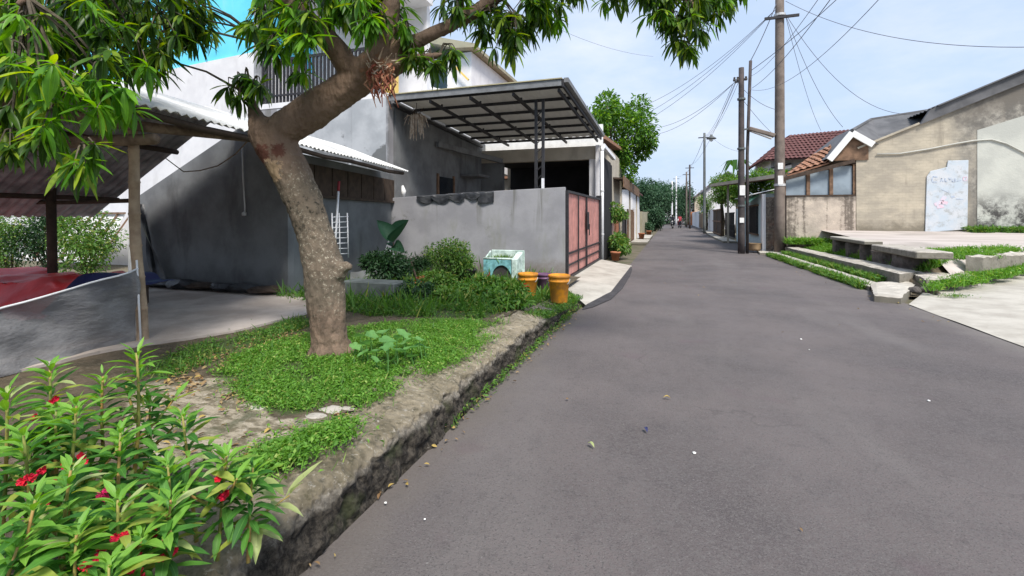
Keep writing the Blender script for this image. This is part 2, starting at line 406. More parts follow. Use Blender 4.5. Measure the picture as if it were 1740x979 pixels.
    plaster('orange_plaster', (.50, .20, .09), (.42, .16, .07), (.24, .12, .07), .4)
    plaster('pink_plaster', (.66, .42, .36), (.58, .36, .30), (.4, .28, .22), .4)
    plaster('olive_plaster', (.38, .35, .25), (.30, .28, .2), (.18, .17, .12), .5)
    # stained fibre panel on the upper wall
    k = NM('stained_panel')
    c = k.mix(k.ramp(k.noise(1.4, 6, .6), .35, .65), (.46, .48, .50), (.34, .36, .38))
    z = k.xyz()[2]
    low = k.math('ADD', k.math('SUBTRACT', 3.55, z), k.math('MULTIPLY', k.math('SUBTRACT', k.noise(1.3, 6, .6), .5), 4.2))
    c = k.mix(k.ramp(low, .25, .5, 0, .85), c, (.11, .115, .115))
    k.color(c); k.rough(.55); k.bump(k.noise(3, 4), .25, .03); M['stained_panel'] = k.m
    # big cream gable wall with mould
    k = NM('cream_wall')
    c = k.mix(k.ramp(k.noise(1.3, 6, .65, k.pos(.8, 1, 1.6)), .35, .65), (.50, .445, .345), (.36, .325, .262))
    c = k.mix(k.ramp(k.noise(7, 5, .6, k.pos(.5, 1, 2.5)), .52, .72, 0, .5), c, (.30, .27, .22))
    br = k.n.new('ShaderNodeTexBrick'); br.inputs['Scale'].default_value = 2.4; br.inputs['Mortar Size'].default_value = .018
    br.inputs['Color1'].default_value = (1, 1, 1, 1); br.inputs['Color2'].default_value = (.9, .9, .9, 1); br.inputs['Mortar'].default_value = (.62, .6, .58, 1)
    cm = k.n.new('ShaderNodeCombineXYZ'); xs = k.xyz(); k.l.new(xs[0], cm.inputs[0]); k.l.new(xs[2], cm.inputs[1]); k.l.new(cm.outputs[0], br.inputs['Vector'])
    c = k.mix(.22, c, br.outputs['Color'], 'MULTIPLY')
    X, Z = xs[0], xs[2]
    # mould band on the right and under the roof, patch of grey render
    right = k.ramp(k.math('ADD', X, k.math('MULTIPLY', k.math('SUBTRACT', k.noise(.9, 6, .7), .5), 3.0)), 9.2, 10.6)
    mould = k.math('MULTIPLY', right, k.ramp(k.noise(1.5, 7, .72, k.pos(1, 1, .9)), .34, .54))
    c = k.mix(k.math('MULTIPLY', right, .75), c, (.40, .385, .34))
    c = k.mix(k.math('MULTIPLY', mould, .82), c, (.095, .09, .082))
    top = k.ramp(k.math('ADD', k.math('SUBTRACT', Z, k.math('MULTIPLY', X, .42)), k.math('MULTIPLY', k.math('SUBTRACT', k.noise(2.0, 6, .7), .5), 1.2)), .38, .95)
    c = k.mix(k.math('MULTIPLY', k.math('MULTIPLY', top, right), .7), c, (.15, .135, .115))
    foot = k.ramp(k.math('ADD', Z, k.math('MULTIPLY', k.math('SUBTRACT', k.noise(2.5, 6, .7), .5), .9)), .95, 1.45, 1, 0)
    c = k.mix(k.math('MULTIPLY', foot, .75), c, (.13, .115, .085)); drip = k.math('MULTIPLY', k.ramp(k.noise(2.6, 4, .6, k.pos(1, 1, .08)), .52, .66), k.ramp(k.noise(1.1, 4), .4, .6)); c = k.mix(k.math('MULTIPLY', drip, .55), c, (.19, .17, .14))
    k.color(c); k.rough(.95); k.bump(k.mix(.5, k.noise(14, 6, .7), br.outputs['Fac']), .35, .02); M['cream_wall'] = k.m
    k = NM('grey_render_patch')
    c = k.mix(k.ramp(k.noise(1.2, 6, .6), .35, .65), (.52, .53, .475), (.43, .44, .40))
    z = k.xyz()[2]
    low = k.math('SUBTRACT', 2.55, z)
    c = k.mix(k.math('MULTIPLY', k.ramp(low, 0, .9), k.ramp(k.noise(1.9, 8, .75), .42, .60)), c, (.07, .068, .065))
    c = k.mix(k.ramp(k.noise(1.1, 5, .6), .6, .7, 0, .5), c, (.60, .58, .52))
    k.color(c); k.rough(.95); k.bump(k.noise(14, 6, .7), .4, .02); M['grey_render_patch'] = k.m
    k = NM('stained_low_wall')
    c = k.mix(k.ramp(k.noise(2.2, 6, .65), .35, .65), (.58, .50, .41), (.43, .37, .31))
    dr = k.math('ADD', k.noise(1.5, 3, .5, k.pos(1.9, 1, .1)), k.math('MULTIPLY', k.math('SUBTRACT', k.noise(7, 6, .75), .5), .45))
    c = k.mix(k.ramp(dr, .50, .64, 0, .85), c, (.11, .092, .075))
    z = k.xyz()[2]; c = k.mix(k.ramp(k.math('ADD', z, k.math('MULTIPLY', k.math('SUBTRACT', k.noise(5, 5), .5), .5)), 2.05, 2.3, 0, .8), c, (.09, .08, .07))
    k.color(c); k.rough(.95); k.bump(k.noise(16, 7, .75), .6, .03); M['stained_low_wall'] = k.m
    k = NM('rough_brick_end')
    c = k.mix(k.ramp(k.noise(9, 6, .75), .38, .62), (.33, .285, .235), (.14, .115, .095))
    c = k.mix(k.ramp(k.noise(3, 5, .6), .5, .66, 0, .5), c, (.30, .17, .12))
    k.color(c); k.rough(.95); k.bump(k.noise(12, 7, .8), 1.0, .06); M['rough_brick_end'] = k.m
    k = NM('painted_sign')
    c = k.mix(k.ramp(k.noise(2.2, 5, .6), .35, .65), (.56, .585, .61), (.47, .54, .60))
    c = k.mix(k.ramp(k.noise(5, 7, .75), .50, .66, 0, .75), c, (.34, .35, .34))
    k.color(c); k.rough(.85); k.bump(k.noise(30, 5), .2, .01); M['painted_sign'] = k.m
    M['sign_ink'] = plain('sign_ink', (.36, .42, .52), (.50, .57, .66), 14, .9, 0)
    M['sign_pink'] = plain('sign_pink', (.68, .50, .57), (.58, .58, .65), 9, .9, 0)
    # bark
    k = NM('bark')
    c = k.mix(k.ramp(k.noise(5, 7, .7), .36, .64), (.225, .160, .115), (.12, .086, .062))
    c = k.mix(k.ramp(k.noise(1.6, 4, .5), .5, .65, 0, .45), c, (.27, .175, .125))
    zz = k.xyz()[2]; band = k.math('MULTIPLY', k.ramp(zz, .62, .85), k.ramp(zz, 1.75, 2.1, 1, 0))
    c = k.mix(k.math('MULTIPLY', band, .6), c, (.13, .115, .085))
    lich = k.math('MULTIPLY', k.ramp(k.noise(42, 6, .8), .55, .61), k.ramp(k.noise(3.2, 4), .42, .54))
    c = k.mix(k.math('MULTIPLY', lich, k.math('ADD', .25, k.math('MULTIPLY', band, .75))), c, (.40, .365, .28))
    dk = k.math('MULTIPLY', k.ramp(k.noise(22, 6, .75), .52, .60), k.ramp(k.noise(2.1, 3), .42, .58))
    c = k.mix(k.math('MULTIPLY', dk, k.math('ADD', .35, k.math('MULTIPLY', band, .6))), c, (.03, .028, .02))
    z = k.xyz()[2]; up = k.ramp(z, 1.7, 2.1); c = k.mix(k.math('MULTIPLY', up, .5), c, (.185, .122, .082))
    for (wx, wy, dd, rr, wc, sy) in ((447, 262, -.06, .10, (.12, .042, .028), 1.0), (472, 256, -.08, .07, (.11, .04, .026), 1.0), (462, 292, -.08, .11, (.42, .30, .185), .7), (640, 118, -.08, .13, (.20, .10, .055), 1.0)):
        pt = WOUND(wx, wy, dd); vm = k.n.new('ShaderNodeVectorMath'); vm.operation = 'DISTANCE'; k.l.new(k.pos(), vm.inputs[0]); vm.inputs[1].default_value = pt
        dn = k.math('ADD', vm.outputs['Value'], k.math('MULTIPLY', k.math('SUBTRACT', k.noise(22, 6, .75), .5), rr * 2.6)); c = k.mix(k.ramp(dn, rr * .7, rr, .9, 0), c, wc)
    k.color(c); k.rough(.9)
    h = k.math('ADD', k.noise(14, 8, .75, k.pos(1, 1, .5)), k.math('MULTIPLY', k.voro(30, k.pos(1, 1, .35)), .4)); k.bump(h, .8, .035); M['bark'] = k.m
    M['bark_wound'] = plain('bark_wound', (.21, .055, .035), (.36, .20, .12), 14, .9, .6, .02, 30)
    M['bark_bare'] = plain('bark_bare', (.46, .34, .22), (.30, .20, .13), 10, .85, .4, .02, 30)
    M['far_bark'] = plain('far_bark', (.12, .10, .07), (.06, .05, .038), 8, .95, .6, .03, 18)
    # foliage
    M['mango_leaf'] = leafmat('mango_leaf', (.022, .058, .012), (.10, .22, .022), (.22, .33, .03), .40, .4, .18)
    M['mango_bright'] = leafmat('mango_bright', (.06, .19, .018), (.19, .42, .03), (.34, .46, .04), .44, .40, .10)  # young leaves, with strong sunlight painted into the brighter green
    M['balsam_leaf'] = leafmat('balsam_leaf', (.034, .13, .024), (.125, .32, .048), (.32, .38, .07), .36, .55, .15)
    M['balsam_young'] = leafmat('balsam_young', (.14, .33, .045), (.22, .42, .065), None, .36, .5)
    M['pale_leaf'] = leafmat('pale_leaf', (.42, .48, .22), (.34, .44, .13), None, .36, .5)
    M['grass'] = leafmat('grass', (.075, .20, .026), (.18, .38, .05), (.33, .42, .11), .32, .6, .08)
    M['weed'] = leafmat('weed', (.05, .14, .025), (.15, .31, .045), (.26, .30, .07), .3, .55, .12)
    M['dark_shrub'] = leafmat('dark_shrub', (.014, .045, .018), (.038, .095, .03), None, .25, .5)
    M['mid_shrub'] = leafmat('mid_shrub', (.05, .13, .022), (.14, .27, .045), (.27, .30, .07), .3, .55, .1)
    M['tree_leaf'] = leafmat('tree_leaf', (.035, .11, .016), (.14, .31, .035), (.24, .40, .05), .34, .45, .1)
    M['far_leaf'] = leafmat('far_leaf', (.032, .078, .042), (.07, .145, .07), None, .25, .6)  # distance haze put into the colour: a lighter, bluer green
    M['red_leaf'] = leafmat('red_leaf', (.28, .07, .04), (.36, .16, .06), None, .3, .5)
    M['squash_leaf'] = leafmat('squash_leaf', (.12, .29, .085), (.16, .35, .10), None, .32, .6)
    M['taro_leaf'] = leafmat('taro_leaf', (.022, .07, .04), (.04, .10, .055), None, .2, .4)
    M['dry_leaf'] = leafmat('dry_leaf', (.22, .13, .06), (.36, .27, .14), (.45, .33, .10), .15, .8, .2)
    M['dry_root'] = plain('dry_root', (.55, .47, .38), (.32, .24, .18), 12, .9, .3)
    M['stem_orange'] = plain('stem_orange', (.36, .21, .07), (.20, .26, .06), 9, .55, .1)
    M['petal_red'] = plain('petal_red', (.62, .02, .04), (.50, .01, .06), 30, .5, 0)
    M['petal_pink'] = plain('petal_pink', (.72, .04, .20), (.60, .02, .12), 30, .5, 0)
    # metals, plastics, timber
    M['black_steel'] = plain('black_steel', (.022, .022, .026), (.035, .034, .036), 12, .5, .08, .003, 60)
    M['zinc'] = plain('zinc', (.55, .56, .57), (.42, .42, .42), 2.5, .5, .1, .003, 40, metal=.0)
    M['old_zinc'] = plain('old_zinc', (.38, .39, .41), (.20, .205, .215), 3, .75, .1)
    M['white_zinc'] = plain('white_zinc', (.70, .70, .68), (.55, .54, .51), 2.2, .55, .1)
    k = NM('carport_sheet'); c = k.mix(k.ramp(k.noise(1.2, 4), .35, .65), (.58, .57, .54), (.50, .49, .46))
    k.color(c); k.rough(.6); tr = k.n.new('ShaderNodeBsdfTranslucent'); tr.inputs['Color'].default_value = (.42, .41, .38, 1)
    mx = k.n.new('ShaderNodeMixShader'); mx.inputs[0].default_value = .40
    k.l.new(k.p.outputs[0], mx.inputs[1]); k.l.new(tr.outputs[0], mx.inputs[2]); k.l.new(mx.outputs[0], k.n['Material Output'].inputs['Surface']); M['carport_sheet'] = k.m
    M['gate_red'] = plain('gate_red', (.56, .26, .225), (.40, .19, .165), 4.5, .55, .06, .004, 40)
    M['gutter'] = plain('gutter', (.20, .21, .22), (.14, .145, .15), 4, .6, .1)
    M['eave_trim'] = plain('eave_trim', (.42, .385, .24), (.34, .31, .2), 4, .7, .1)
    M['pvc'] = plain('pvc', (.80, .81, .83), (.70, .71, .73), 4, .4, .03, spec=.4)
    M['white_paint'] = plain('white_paint', (.78, .78, .76), (.68, .68, .66), 4, .6, .1)
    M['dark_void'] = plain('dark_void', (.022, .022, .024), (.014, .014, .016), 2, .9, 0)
    M['dark_glass'] = plain('dark_glass', (.02, .024, .03), (.035, .04, .045), 3, .12, 0, spec=.5)
    M['bamboo'] = plain('bamboo', (.42, .32, .22), (.28, .20, .135), 7, .7, .3, .01, 30)
    M['old_log'] = plain('old_log', (.24, .175, .125), (.12, .085, .06), 8, .9, .5, .02, 25)
    M['dark_timber'] = plain('dark_timber', (.075, .052, .038), (.045, .032, .024), 7, .85, .3, .01, 30)
    M['brown_timber'] = plain('brown_timber', (.22, .135, .085), (.13, .08, .05), 6, .8, .3, .01, 25)
    M['steel_blue_panel'] = plain('steel_blue_panel', (.27, .33, .38), (.20, .245, .28), 1.5, .6, .1)
    k = NM('shade_net')
    c = k.mix(k.ramp(k.noise(3, 6, .65, k.pos(1, .9, 1.6)), .35, .65), (.25, .25, .255), (.155, .155, .16))
    k.color(c); k.rough(.75); k.bump(k.noise(5, 6, .6, k.pos(1, .8, 1.6)), .6, .05)
    tb = k.n.new('ShaderNodeBsdfTransparent'); mx = k.n.new('ShaderNodeMixShader')
    k.l.new(k.ramp(k.noise(2.5, 4, .6, k.pos(1, .5, 2)), .3, .75, .10, .28), mx.inputs[0]); k.l.new(k.p.outputs[0], mx.inputs[1]); k.l.new(tb.outputs[0], mx.inputs[2])
    k.l.new(mx.outputs[0], k.n['Material Output'].inputs['Surface']); M['shade_net'] = k.m
    k = NM('white_net'); k.color((.7, .7, .72)); k.rough(.8); tb = k.n.new('ShaderNodeBsdfTransparent'); mx = k.n.new('ShaderNodeMixShader'); mx.inputs[0].default_value = .45
    k.l.new(k.p.outputs[0], mx.inputs[1]); k.l.new(tb.outputs[0], mx.inputs[2]); k.l.new(mx.outputs[0], k.n['Material Output'].inputs['Surface']); M['white_net'] = k.m
    M['red_tarp'] = plain('red_tarp', (.80, .026, .026), (.66, .02, .022), 3, .5, .25, .03, 6)
    M['blue_tarp'] = plain('blue_tarp', (.03, .035, .11), (.022, .026, .08), 3, .5, .25, .03, 6)
    M['black_tarp'] = plain('black_tarp', (.022, .024, .028), (.05, .052, .056), 5, .42, .4, .02, 9)
    M['orange_plastic'] = plain('orange_plastic', (.74, .30, .022), (.46, .20, .04), 9, .55, .06, .003, 30)
    M['purple_plastic'] = plain('purple_plastic', (.16, .075, .15), (.11, .055, .11), 6, .45, .05)
    M['red_ink'] = plain('red_ink', (.45, .03, .02), (.35, .03, .02), 20, .7, 0)
    M['turquoise'] = plain('turquoise', (.24, .54, .58), (.13, .30, .32), 9, .5, .1, .004, 30)
    M['mint'] = plain('mint', (.62, .74, .69), (.34, .44, .40), 8, .5, .1)
    M['terracotta'] = plain('terracotta', (.40, .16, .08), (.29, .12, .065), 6, .85, .2)
    M['dark_pot'] = plain('dark_pot', (.045, .042, .042), (.07, .065, .06), 6, .7, .1)
    M['grey_planter'] = plain('grey_planter', (.15, .17, .165), (.09, .105, .10), 5, .85, .3)
    M['dark_roof'] = plain('dark_roof', (.13, .132, .138), (.085, .087, .092), 1.6, .75, .2, .01, 20)
    k = NM('red_tile'); c = k.mix(k.ramp(k.noise(6, 6, .7), .35, .65), (.155, .068, .064), (.095, .045, .043)); k.color(c); k.rough(.85); k.bump(k.noise(20, 5), .3, .02); M['red_tile'] = k.m
    k = NM('orange_tile'); c = k.mix(k.ramp(k.noise(5, 6, .7), .35, .65), (.36, .185, .115), (.22, .125, .085)); k.color(c); k.rough(.85); k.bump(k.noise(20, 5), .3, .02); M['orange_tile'] = k.m
    M['pole_concrete'] = plain('pole_concrete', (.20, .165, .14), (.135, .11, .095), 3, .9, .4, .01, 25)
    M['pole_dark'] = plain('pole_dark', (.085, .07, .068), (.05, .045, .046), 3, .8, .3, .01, 25)
    M['pole_steel'] = plain('pole_steel', (.14, .155, .155), (.10, .11, .11), 3, .6, .1)
    M['cable'] = plain('cable', (.11, .11, .13), (.08, .08, .10), 3, .6, 0)
    M['grey_cable'] = plain('grey_cable', (.50, .50, .45), (.42, .42, .38), 3, .6, 0)
    M['cardboard'] = plain('cardboard', (.42, .30, .18), (.32, .22, .13), 5, .9, .2)
    M['stone'] = plain('stone', (.13, .115, .105), (.065, .058, .052), 6, .95, .7, .03, 16)
    M['white_car'] = plain('white_car', (.75, .76, .78), (.68, .69, .71), 3, .25, 0, spec=.5)
    M['rubber'] = plain('rubber', (.02, .02, .021), (.03, .03, .03), 8, .8, .1)
    M['skin'] = plain('skin', (.38, .22, .15), (.33, .19, .13), 6, .6, 0)
    M['dark_cloth'] = plain('dark_cloth', (.05, .055, .075), (.035, .04, .05), 8, .9, .2)
    M['red_cloth'] = plain('red_cloth', (.33, .05, .06), (.26, .04, .05), 8, .9, .2)
    M['scrap'] = plain('scrap', (.80, .80, .78), (.65, .65, .62), 8, .7, .1)
build_materials()

# ================================================================ THE SETTING
def n3(x, y, s, o=0.0): return mnoise.noise(Vector((x * s + o, y * s, o)))
def vz(x, y):
    """height of the raised verge on the left"""
    t = min(1, max(0, (y - 4.8) / 2.8)); t = t * t * (3 - 2 * t)
    z = .33 - .15 * t
    return z + .014 * n3(x, y, 2.2) + .008 * n3(x, y, 7.0, 3.1)
ROAD_L, ROAD_R = -1.47, 3.86

g = G(); g.bb(-400, 400, -60, 900, -2.0, -.06)
struct('ground', g, M['ground'])
g = G()
def road_fn(u, v):
    y = -8 + 250 * v ** 2.2; x0 = ROAD_L + (.30 * min(1, max(0, (y - 6.8) / 2.2))); x = x0 + u * (ROAD_R + .05 - .016 * min(14, max(0, y - 7)) - x0)
    return (x, y, .012 * math.sin(math.pi * u) + .004 * n3(x, y, .8))
g.grid(road_fn, 25, 160); struct('road', g, M['asphalt'], smooth=True)

# raised verge with soil, worn concrete and moss
P_GRASS = [on_z(x, y, .33) for x, y in ((366, 636), (400, 605), (470, 580), (540, 566), (700, 546), (866, 546), (845, 573), (770, 616), (690, 660), (615, 690), (560, 672), (525, 704), (470, 712), (425, 682))]
P_STRIP = [on_z(x, y, .33) for x, y in ((430, 800), (455, 772), (520, 748), (585, 720), (604, 724), (575, 750), (480, 800))]
P_EDGE = [on_z(x, y, .33) for x, y in ((250, 640), (262, 606), (400, 572), (520, 538), (530, 556), (400, 598), (300, 645))]
P_BACK = [(-2.05, 5.0), (-1.75, 7.2), (-2.3, 9.9), (-6.2, 9.5), (-5.4, 5.4), (-3.4, 4.7)]
P_CONC = [on_z(x, y, .33) for x, y in ((235, 650), (420, 640), (470, 720), (640, 690), (600, 720), (440, 780), (300, 800), (200, 730))]
nx, ny = 150, 200
xs = np.linspace(-12, -1.84, nx); ys = np.linspace(-2.5, 10.25, ny)
XX, YY = np.meshgrid(xs, ys); PP = np.stack([XX.ravel(), YY.ravel()], 1)
V = [(x, y, vz(x, y)) for x, y in PP]
F = [(j * nx + i, j * nx + i + 1, (j + 1) * nx + i + 1, (j + 1) * nx + i) for j in range(ny - 1) for i in range(nx - 1)]
verge = np_mesh('verge', V, F, M['verge_soil'], kind='structure')
cm = inside(PP, P_CONC).astype(float); gm = (inside(PP, P_GRASS) | inside(PP, P_STRIP) | inside(PP, P_EDGE) | inside(PP, P_BACK)).astype(float)
def blur(a, k=2):
    a = a.reshape(ny, nx)
    for _ in range(k):
        p = np.pad(a, 1, mode='edge'); a = (p[:-2, 1:-1] + p[2:, 1:-1] + p[1:-1, :-2] + p[1:-1, 2:] + 2 * p[1:-1, 1:-1]) / 6
    return a.ravel()
for nm, a in (('conc', blur(cm, 3)), ('green', blur(gm, 2))):
    at = verge.data.attributes.new(nm, 'FLOAT', 'POINT'); at.data.foreach_set('value', a.astype(np.float32))

# rubble kerb: one rough sweep
g = G()
def kerb_fn(u, v):
    y = -2.5 + 11.3 * v; prof = [(-1.86, -.004), (-1.74, -.018), (-1.62, -.034), (-1.53, -.05), (-1.468, -.066), (-1.446, -.085), (-1.435, -.11), (-1.43, -.17), (-1.425, -.23), (-1.42, -.29), (-1.41, -.36), (-1.40, -.42)]
    t = u * (len(prof) - 1); i = min(int(t), len(prof) - 2); f = t - i
    px = prof[i][0] + (prof[i + 1][0] - prof[i][0]) * f; pz = prof[i][1] + (prof[i + 1][1] - prof[i][1]) * f
    base = vz(-1.7, y); k = base / .33; face = min(1, max(0, (u - .32) / .2))
    nn = mnoise.fractal(Vector((y * 6.5, pz * 9, 1.3)), .55, 2.3, 6)
    vd = mnoise.voronoi(Vector((y * 5.0 + .6 * n3(y, pz, 4), pz * 7.5, .7)))[0]; cell = min(1.0, (vd[1] - vd[0]) * 2.6)
    big = n3(y, 0, 1.6, 5) * .035 + .018 * (cell - .6)
    z = base + pz * max(.75, k) + (.012 * n3(px * 3, y, 4, 9) + .016 * nn * (1 - face * .3))
    x = px + big * face + .032 * nn * face - .03 * max(0, n3(y, pz * 2, 3.5, 7)) * face + (.012 * n3(y, 3, 14) if face else 0)
    if y > 7.2: x -= (y - 7.2) * .42
    return (x - .055, y, z)
g.grid(kerb_fn, 40, 900)
struct('kerb', g, M['kerb_rubble'], 'rough mossy rubble kerb along the grass verge', smooth=True)
# soil wedge in the gutter between kerb and asphalt
g = G(); g.grid(lambda u, v: (-1.56 + .12 * u + .03 * n3(v * 40, u, 1.2), -2.5 + 11.5 * v - 0, -.014 - .03 * (1 - u) + .006 * n3(v * 60, u * 3, 2)), 5, 200)
struct('gutter', g, M['kerb_rubble'], smooth=True)

# shed floor
g = G(); fl = [on_z(x, y, .35) for x, y in ((236, 596), (400, 562), (520, 532))]
pts = [(-4.6, -1.5, .352), (-4.62, 2.7, .352), (fl[1].x, fl[1].y, .352), (fl[2].x, fl[2].y, .352), (-4.35, 5.1, .352), (-5.45, 5.66, .352), (-10.5, 5.66, .352), (-10.5, -1.5, .352)]
g.poly([(x, y, .30) for x, y, z in pts], (0, 0, .052)); struct('shed_floor', g, M['shed_floor'])

# concrete driveway ramp up to the gate
g = G()
RP = [(-1.34, 7.9, .012), (-1.08, 9.4, .016), (-1.08, 14.6, .016), (-2.10, 15.3, .12), (-2.10, 10.1, .12), (-1.98, 9.2, .10)]
g.add([p for p in RP] + [(x, y, -.05) for x, y, z in RP], [(0, 1, 2, 3, 4, 5)] + [(i, i + 6, (i + 1) % 6 + 6, (i + 1) % 6) for i in range(6)])
struct('driveway_ramp', g, M['pale_concrete'])
# dark patch of newer asphalt lipped against the ramp
g = G(); A = [(-1.33, 7.5), (-1.2, 7.75), (-1.0, 8.6), (-.93, 10.0), (-.95, 12.2), (-1.0, 13.6), (-1.10, 14.5), (-1.10, 9.5), (-1.20, 8.8), (-1.33, 7.95)]
g.poly([(x, y, .004) for x, y in A], (0, 0, .014)); k = NM('new_asphalt'); k.color(k.mix(k.ramp(k.noise(5, 5), .4, .6), (.045, .043, .046), (.06, .057, .06))); k.rough(.85); k.bump(k.noise(120, 4, .7), .5, .006)
struct('asphalt_patch', g, k.m)

# right side: pale apron sloping up from the road, raised lot behind it
LOT_EDGE = [(4.75, 11.3), (6.3, 12.75), (8.6, 14.9), (14, 16.2), (40, 17.5)]
def edge_y(x):
    for (a, b), (c, d) in zip(LOT_EDGE, LOT_EDGE[1:]):
        if x <= c: return b + (d - b) * max(0, (x - a) / (c - a))
    return LOT_EDGE[-1][1]
g = G()
def apron_fn(u, v):
    x = 3.84 + 34 * u ** 2; y1 = edge_y(x) if x > 4.75 else 9.7 + (x - 3.84) / .91 * 1.6
    y = -8 + (y1 + 8) * v; zz = .018 + .30 * (1 - math.exp(-(x - 3.9) / 6)) + .012 * n3(x, y, .9)
    return (x, y, zz)
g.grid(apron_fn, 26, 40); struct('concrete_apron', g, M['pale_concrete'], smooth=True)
g = G()
def lotz(x, y): return .56 + .045 * (y - 12) + .02 * n3(x, y, .6)
def lot_fn(u, v):
    x = 5.55 + 34 * u ** 1.6; y0 = edge_y(x) + .12; y = y0 + (26 - y0) * v
    z = lotz(x, y)
    if v == 0: z -= .3
    return (x, y, z)
g.grid(lot_fn, 40, 24); struct('paved_lot', g, M['lot_paving'], smooth=True)
# bank of soil between the stepped slabs and the lot
g = G()
def bank_fn(u, v):
    x = 3.86 + 1.95 * u; y00 = 10.7 if x < 4.75 else edge_y(x) + .05; y = y00 + (21.9 - y00) * v
    z = .0 + (.20 * min(1, max(0, (u - .35) / .15))) + (.33 * min(1, max(0, (u - .55) / .4))) + .04 * v * u + .03 * n3(x, y, 2.5)
    if u < .2: z = -.03 + .02 * n3(x, y, 2)
    if v < .06: z = min(z, .08 + .4 * u * v / .06)
    return (x, y, z)
g.grid(bank_fn, 30, 70); struct('grass_bank', g, M['verge_soil'], smooth=True)

# concrete slabs and strips beside the road (each lies loose on the bank)
def slab(name, quad, z0, z1, m, label, cat, bev=.02, rough=.012):
    g = G(); q = [Vector((x, y, 0)) for x, y in quad]; n = 9
    top = lambda a, b: q[0].lerp(q[1], a).lerp(q[3].lerp(q[2], a), b)
    def zt(p): return z1 + rough * n3(p.x, p.y, 3.3, 2) + .5 * rough * n3(p.x, p.y, 11)
    nv = 40
    vs = []; 
    for j in range(nv):
        for i in range(n):
            p = top(i / (n - 1), j / (nv - 1)); e = .02 * n3(p.x, p.y, 6, 4)
            edge = (i in (0, n - 1)) or (j in (0, nv - 1))
            vs.append((p.x + e, p.y + e, zt(p) - (.018 if edge else 0)))
    fs = [(j * n + i, j * n + i + 1, (j + 1) * n + i + 1, (j + 1) * n + i) for j in range(nv - 1) for i in range(n - 1)]
    rim = [i for i in range(n)] + [j * n + n - 1 for j in range(1, nv)] + [(nv - 1) * n + i for i in range(n - 2, -1, -1)] + [j * n for j in range(nv - 2, 0, -1)]
    o = len(vs); vs += [(vs[i][0], vs[i][1], z0) for i in rim]
    k = len(rim); fs += [(rim[a], o + a, o + (a + 1) % k, rim[(a + 1) % k]) for a in range(k)] + [tuple(o + a for a in range(k))]
    g.add(vs, fs); return tag(obj(name, g, m, smooth=False), label, cat)
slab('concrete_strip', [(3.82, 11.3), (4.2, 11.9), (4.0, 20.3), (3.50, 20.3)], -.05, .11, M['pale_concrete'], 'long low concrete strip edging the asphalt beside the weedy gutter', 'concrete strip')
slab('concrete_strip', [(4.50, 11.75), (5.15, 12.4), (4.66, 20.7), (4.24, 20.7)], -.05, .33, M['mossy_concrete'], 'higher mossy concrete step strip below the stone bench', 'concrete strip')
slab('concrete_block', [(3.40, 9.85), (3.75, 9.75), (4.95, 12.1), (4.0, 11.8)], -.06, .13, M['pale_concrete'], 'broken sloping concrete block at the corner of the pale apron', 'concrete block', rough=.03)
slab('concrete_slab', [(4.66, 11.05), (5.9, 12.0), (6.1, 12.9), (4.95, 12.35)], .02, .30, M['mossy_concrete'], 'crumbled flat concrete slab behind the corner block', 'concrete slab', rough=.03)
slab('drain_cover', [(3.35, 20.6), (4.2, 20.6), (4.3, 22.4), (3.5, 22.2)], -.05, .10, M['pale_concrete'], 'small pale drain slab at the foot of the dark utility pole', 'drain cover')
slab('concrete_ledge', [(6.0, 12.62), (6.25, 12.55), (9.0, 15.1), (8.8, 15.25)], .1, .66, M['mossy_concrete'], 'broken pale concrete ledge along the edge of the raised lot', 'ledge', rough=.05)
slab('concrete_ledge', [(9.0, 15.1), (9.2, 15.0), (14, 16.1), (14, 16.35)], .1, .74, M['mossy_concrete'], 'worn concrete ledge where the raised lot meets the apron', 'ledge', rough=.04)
# stone bench: slab on rubble supports
t = thing('stone_bench', (5.2, 13.2, .3), 'heavy grey concrete slab bench jutting out over the grassy bank', 'bench')
obj('bench_slab', G().box((5.22, 13.25, .70), (.62, 2.7, .15), rz=R(-3)), M['mossy_concrete'], t, bevel=.02)
for yy in (13.2, 14.35):
    g = G(); g.grid(lambda u, v: (5.24 + .30 * math.cos(2 * math.pi * u) * (1 + .2 * n3(u * 5, v * 3, 2, yy)), yy + .5 * math.sin(2 * math.pi * u) * (1 + .2 * n3(u * 4, v * 3, 2, yy)), .2 + .42 * v), 14, 6)
    obj('rubble_support', g, M['stone'], t)
t = thing('low_stone_bench', (5.0, 17.0, .3), 'low pinkish concrete bench in front of the stained low wall', 'bench')
obj('bench_slab', G().box((5.15, 16.4, .80), (.42, 3.2, .10), rz=R(-2)), M['pale_concrete'], t, bevel=.015)
for yy in (15.3, 16.4, 17.6): obj('support', G().box((5.15, yy, .52), (.34, .28, .46)), M['stone'], t, bevel=.03)
stone_spots = [(5.45, 15.2, .16), (5.62, 14.6, .14), (5.75, 13.9, .17), (5.5, 15.6, .12), (5.9, 14.3, .13), (5.35, 16.0, .15), (5.8, 15.1, .12), (4.40, 10.85, .10), (4.62, 11.0, .09)]
for i, (x, y, r) in enumerate(stone_spots):
    bm = bmesh.new(); bmesh.ops.create_icosphere(bm, subdivisions=2, radius=r)
    for v in bm.verts: v.co *= 1 + .35 * mnoise.noise(v.co * 9 + Vector((i, 0, 0))); v.co.z *= .7
    me = bpy.data.meshes.new('stone'); bm.to_mesh(me); bm.free()
    zz = lotz(x, y) - .02 if y < 13.9 and x > 5.8 else .52
    if x < 5: zz = .12
    o = _link('stone', me, M['stone'], None, Vector((x, y, zz)))
    tag(o, 'rough dark rubble stone on the bank by the stone bench' if x > 5.2 and y > 13.8 and x < 6 else 'rough rubble stone along the broken edge of the raised lot', 'stone', 'rubble stones by the bench' if x > 5.2 and y > 13.8 and x < 6 else 'rubble stones along the lot edge')

